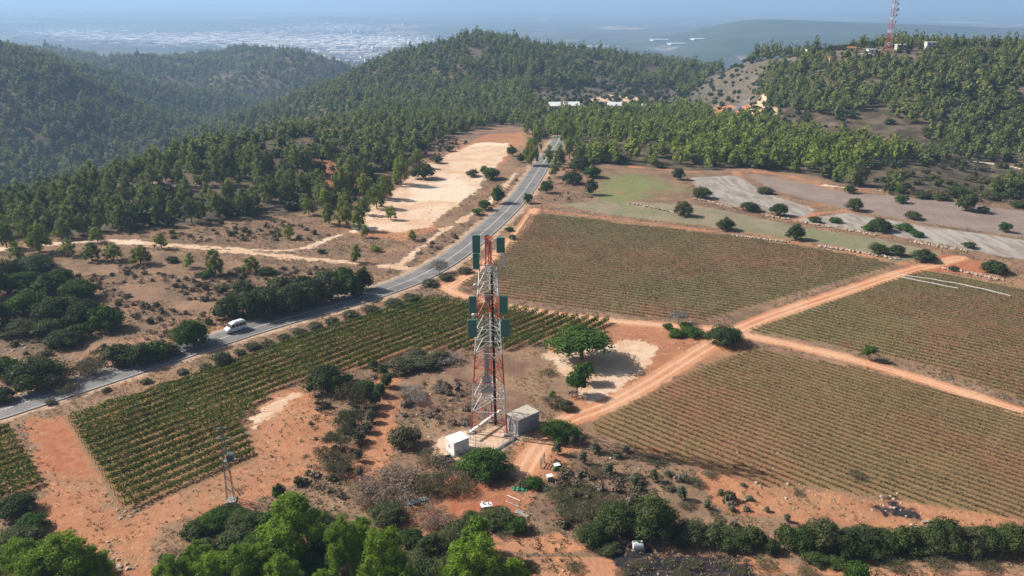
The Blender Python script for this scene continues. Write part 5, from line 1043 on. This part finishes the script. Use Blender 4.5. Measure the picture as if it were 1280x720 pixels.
while len(spots) < 2600:
    q = tx[random.choices(range(len(tx)), weights=[c * d for _, _, c, d in tx])[0]]; px, py = random.gauss(q[0], q[2] * .6), random.gauss(q[1], q[3] * .6)
    if py < 14 or py > 86 or px > 600: continue
    b = (py - 360) / F; t_ = (H0 + 150) / (sp + b * cp)
    x_, y_ = (px - 640) / F * t_, (cp - b * sp) * t_
    if y_ < 2700 or y_ > 16000: continue
    spots.append((y_, x_))
spots.sort()
vis_ = []; rest = []
for (y_, x_) in spots:
    z = float(zg(x_, y_)); ixx = int(np.clip(round((x_ / y_ + .85) / 1.7 * 299), 0, 299)); ok = (z + 12 - H0) / y_ > cm[-1, ixx] and z < -120 and abs(x_ / y_) < .66
    if ok: (vis_ if len(vis_) < 260 else rest).append((x_, y_, z))
for i, (x_, y_, z) in enumerate(vis_):
    o = protos[i % 6] if i < 6 else protos[i % 6].copy()
    if i >= 6: COL.objects.link(o)
    o.location = (x_, y_, z); o.rotation_euler = (0, 0, random.choice((.2, .35, 1.77, -.3))); tag(o, 'small pale hazy building at the near edge of the distant town', 'building', 'buildings of the distant town')
mb = MB(); mb2 = MB()
for (x_, y_, z) in rest:
    s_ = 1 + y_ / 9000; m_ = mb if random.random() < .65 else mb2; w, d, h = random.choice(((26, 14, 12), (20, 14, 9), (36, 16, 16), (24, 20, 18))); m_.box((x_, y_, z + h * s_ / 2 - 1), (w * s_, d * s_, h * s_), random.choice((.2, .35, 1.77, -.3)))
o = mb.build('distant_town', TWN[0]); tag(o, 'hazy mass of pale buildings of the distant town', 'town', kind='stuff'); o = mb2.build('distant_town', TWN[2]); tag(o, 'hazy white buildings spread through the distant town', 'town', kind='stuff')
for i, (px, py, w, h, lb_) in enumerate([(392, 67, 30, 9, 'white warehouse behind the left hills, leftmost'), (404, 70, 60, 12, 'long white warehouse behind the left hills'), (425, 67, 110, 12, 'longest white warehouse roof right of the left hills'), (420, 74, 40, 22, 'tall white industrial block below the long roof'), (438, 71, 60, 14, 'white warehouse nearest to the central hill'), (452, 65, 80, 10, 'pale long warehouse at the upper right of the warehouses'), (395, 62, 60, 9, 'pale warehouse above the others'), (500, 60, 70, 12, 'bright white warehouse left of the high rise row'), (846, 61, 60, 4, 'white warehouse right of the central hill'), (872, 60, 44, 4, 'second white warehouse right of the central hill'), (826, 56, 70, 3.5, 'long pale warehouse touching the central hill skyline'), (24, 34, 150, 14, 'long white roof far left on the plain')]):
    b = (py - 360) / F; t_ = (H0 + 150) / (sp + b * cp); x_, y_ = (px - 640) / F * t_, (cp - b * sp) * t_; s_ = y_ / 3000
    r_ = empty('warehouse', (x_, y_, float(zg(x_, y_))), R(6), label=lb_, cat='warehouse', group='white warehouses on the plain'); MB().box((0, 0, h * s_ / 2), (w * s_, 42 * s_, h * s_)).build('wall', TWN[2], r_); MB().box((0, 0, h * s_ + .8), (w * s_ + 3, 45 * s_, 1.8)).build('roof', SR, r_)
# ------------------------------------------------------------------ air, light
HZ = dict(density=1.8e-4, color=(.44, .67, 1.0))
hb_ = MB().box((0, 20500, -40), (66000, 43400, 320)); hz = hb_.build('haze', None); hz.data.materials.clear()
t = NT('haze_air'); pv = t.n('ShaderNodeVolumePrincipled'); pv.inputs['Density'].default_value = HZ['density']; pv.inputs['Color'].default_value = (*HZ['color'], 1); pv.inputs['Anisotropy'].default_value = .15
t.t.links.new(pv.outputs[0], t.out.inputs['Volume']); hz.data.materials.append(t.m); tag(hz, 'pale blue haze lying over the hills and the plain', 'haze', kind='stuff')
EL, SD = R(38), Vector((-.955, .297, 0)).normalized(); sd = Vector((SD.x * math.cos(EL), SD.y * math.cos(EL), math.sin(EL)))
sl_ = bpy.data.lights.new('sun', 'SUN'); sl_.energy = 4.9; sl_.angle = R(.5); sl_.color = (1, .95, .88); so = bpy.data.objects.new('sun', sl_); COL.objects.link(so); so.rotation_euler = sd.to_track_quat('Z', 'Y').to_euler(); so.location = (-200, 60, 300)
w = bpy.data.worlds.new('World'); SC.world = w; w.use_nodes = True; nt = w.node_tree; bg = nt.nodes['Background']; sk = nt.nodes.new('ShaderNodeTexSky'); sk.sky_type = 'NISHITA'; sk.sun_disc = False; sk.sun_elevation = EL; sk.sun_rotation = math.atan2(sd.x, sd.y); sk.altitude = 300; sk.dust_density = 4.0
nt.links.new(sk.outputs[0], bg.inputs[0]); bg.inputs[1].default_value = .065
vs = SC.view_settings; vs.view_transform = 'Standard'; vs.look = 'None'; vs.exposure = .42; vs.gamma = 1; vs.use_curve_mapping = False
cy = SC.cycles; cy.max_bounces = 5; cy.diffuse_bounces = 2; cy.glossy_bounces = 2; cy.transmission_bounces = 3; cy.volume_bounces = 1; cy.transparent_max_bounces = 4; cy.use_denoising = True
try: cy.denoiser = 'OPENIMAGEDENOISE'
except Exception: pass
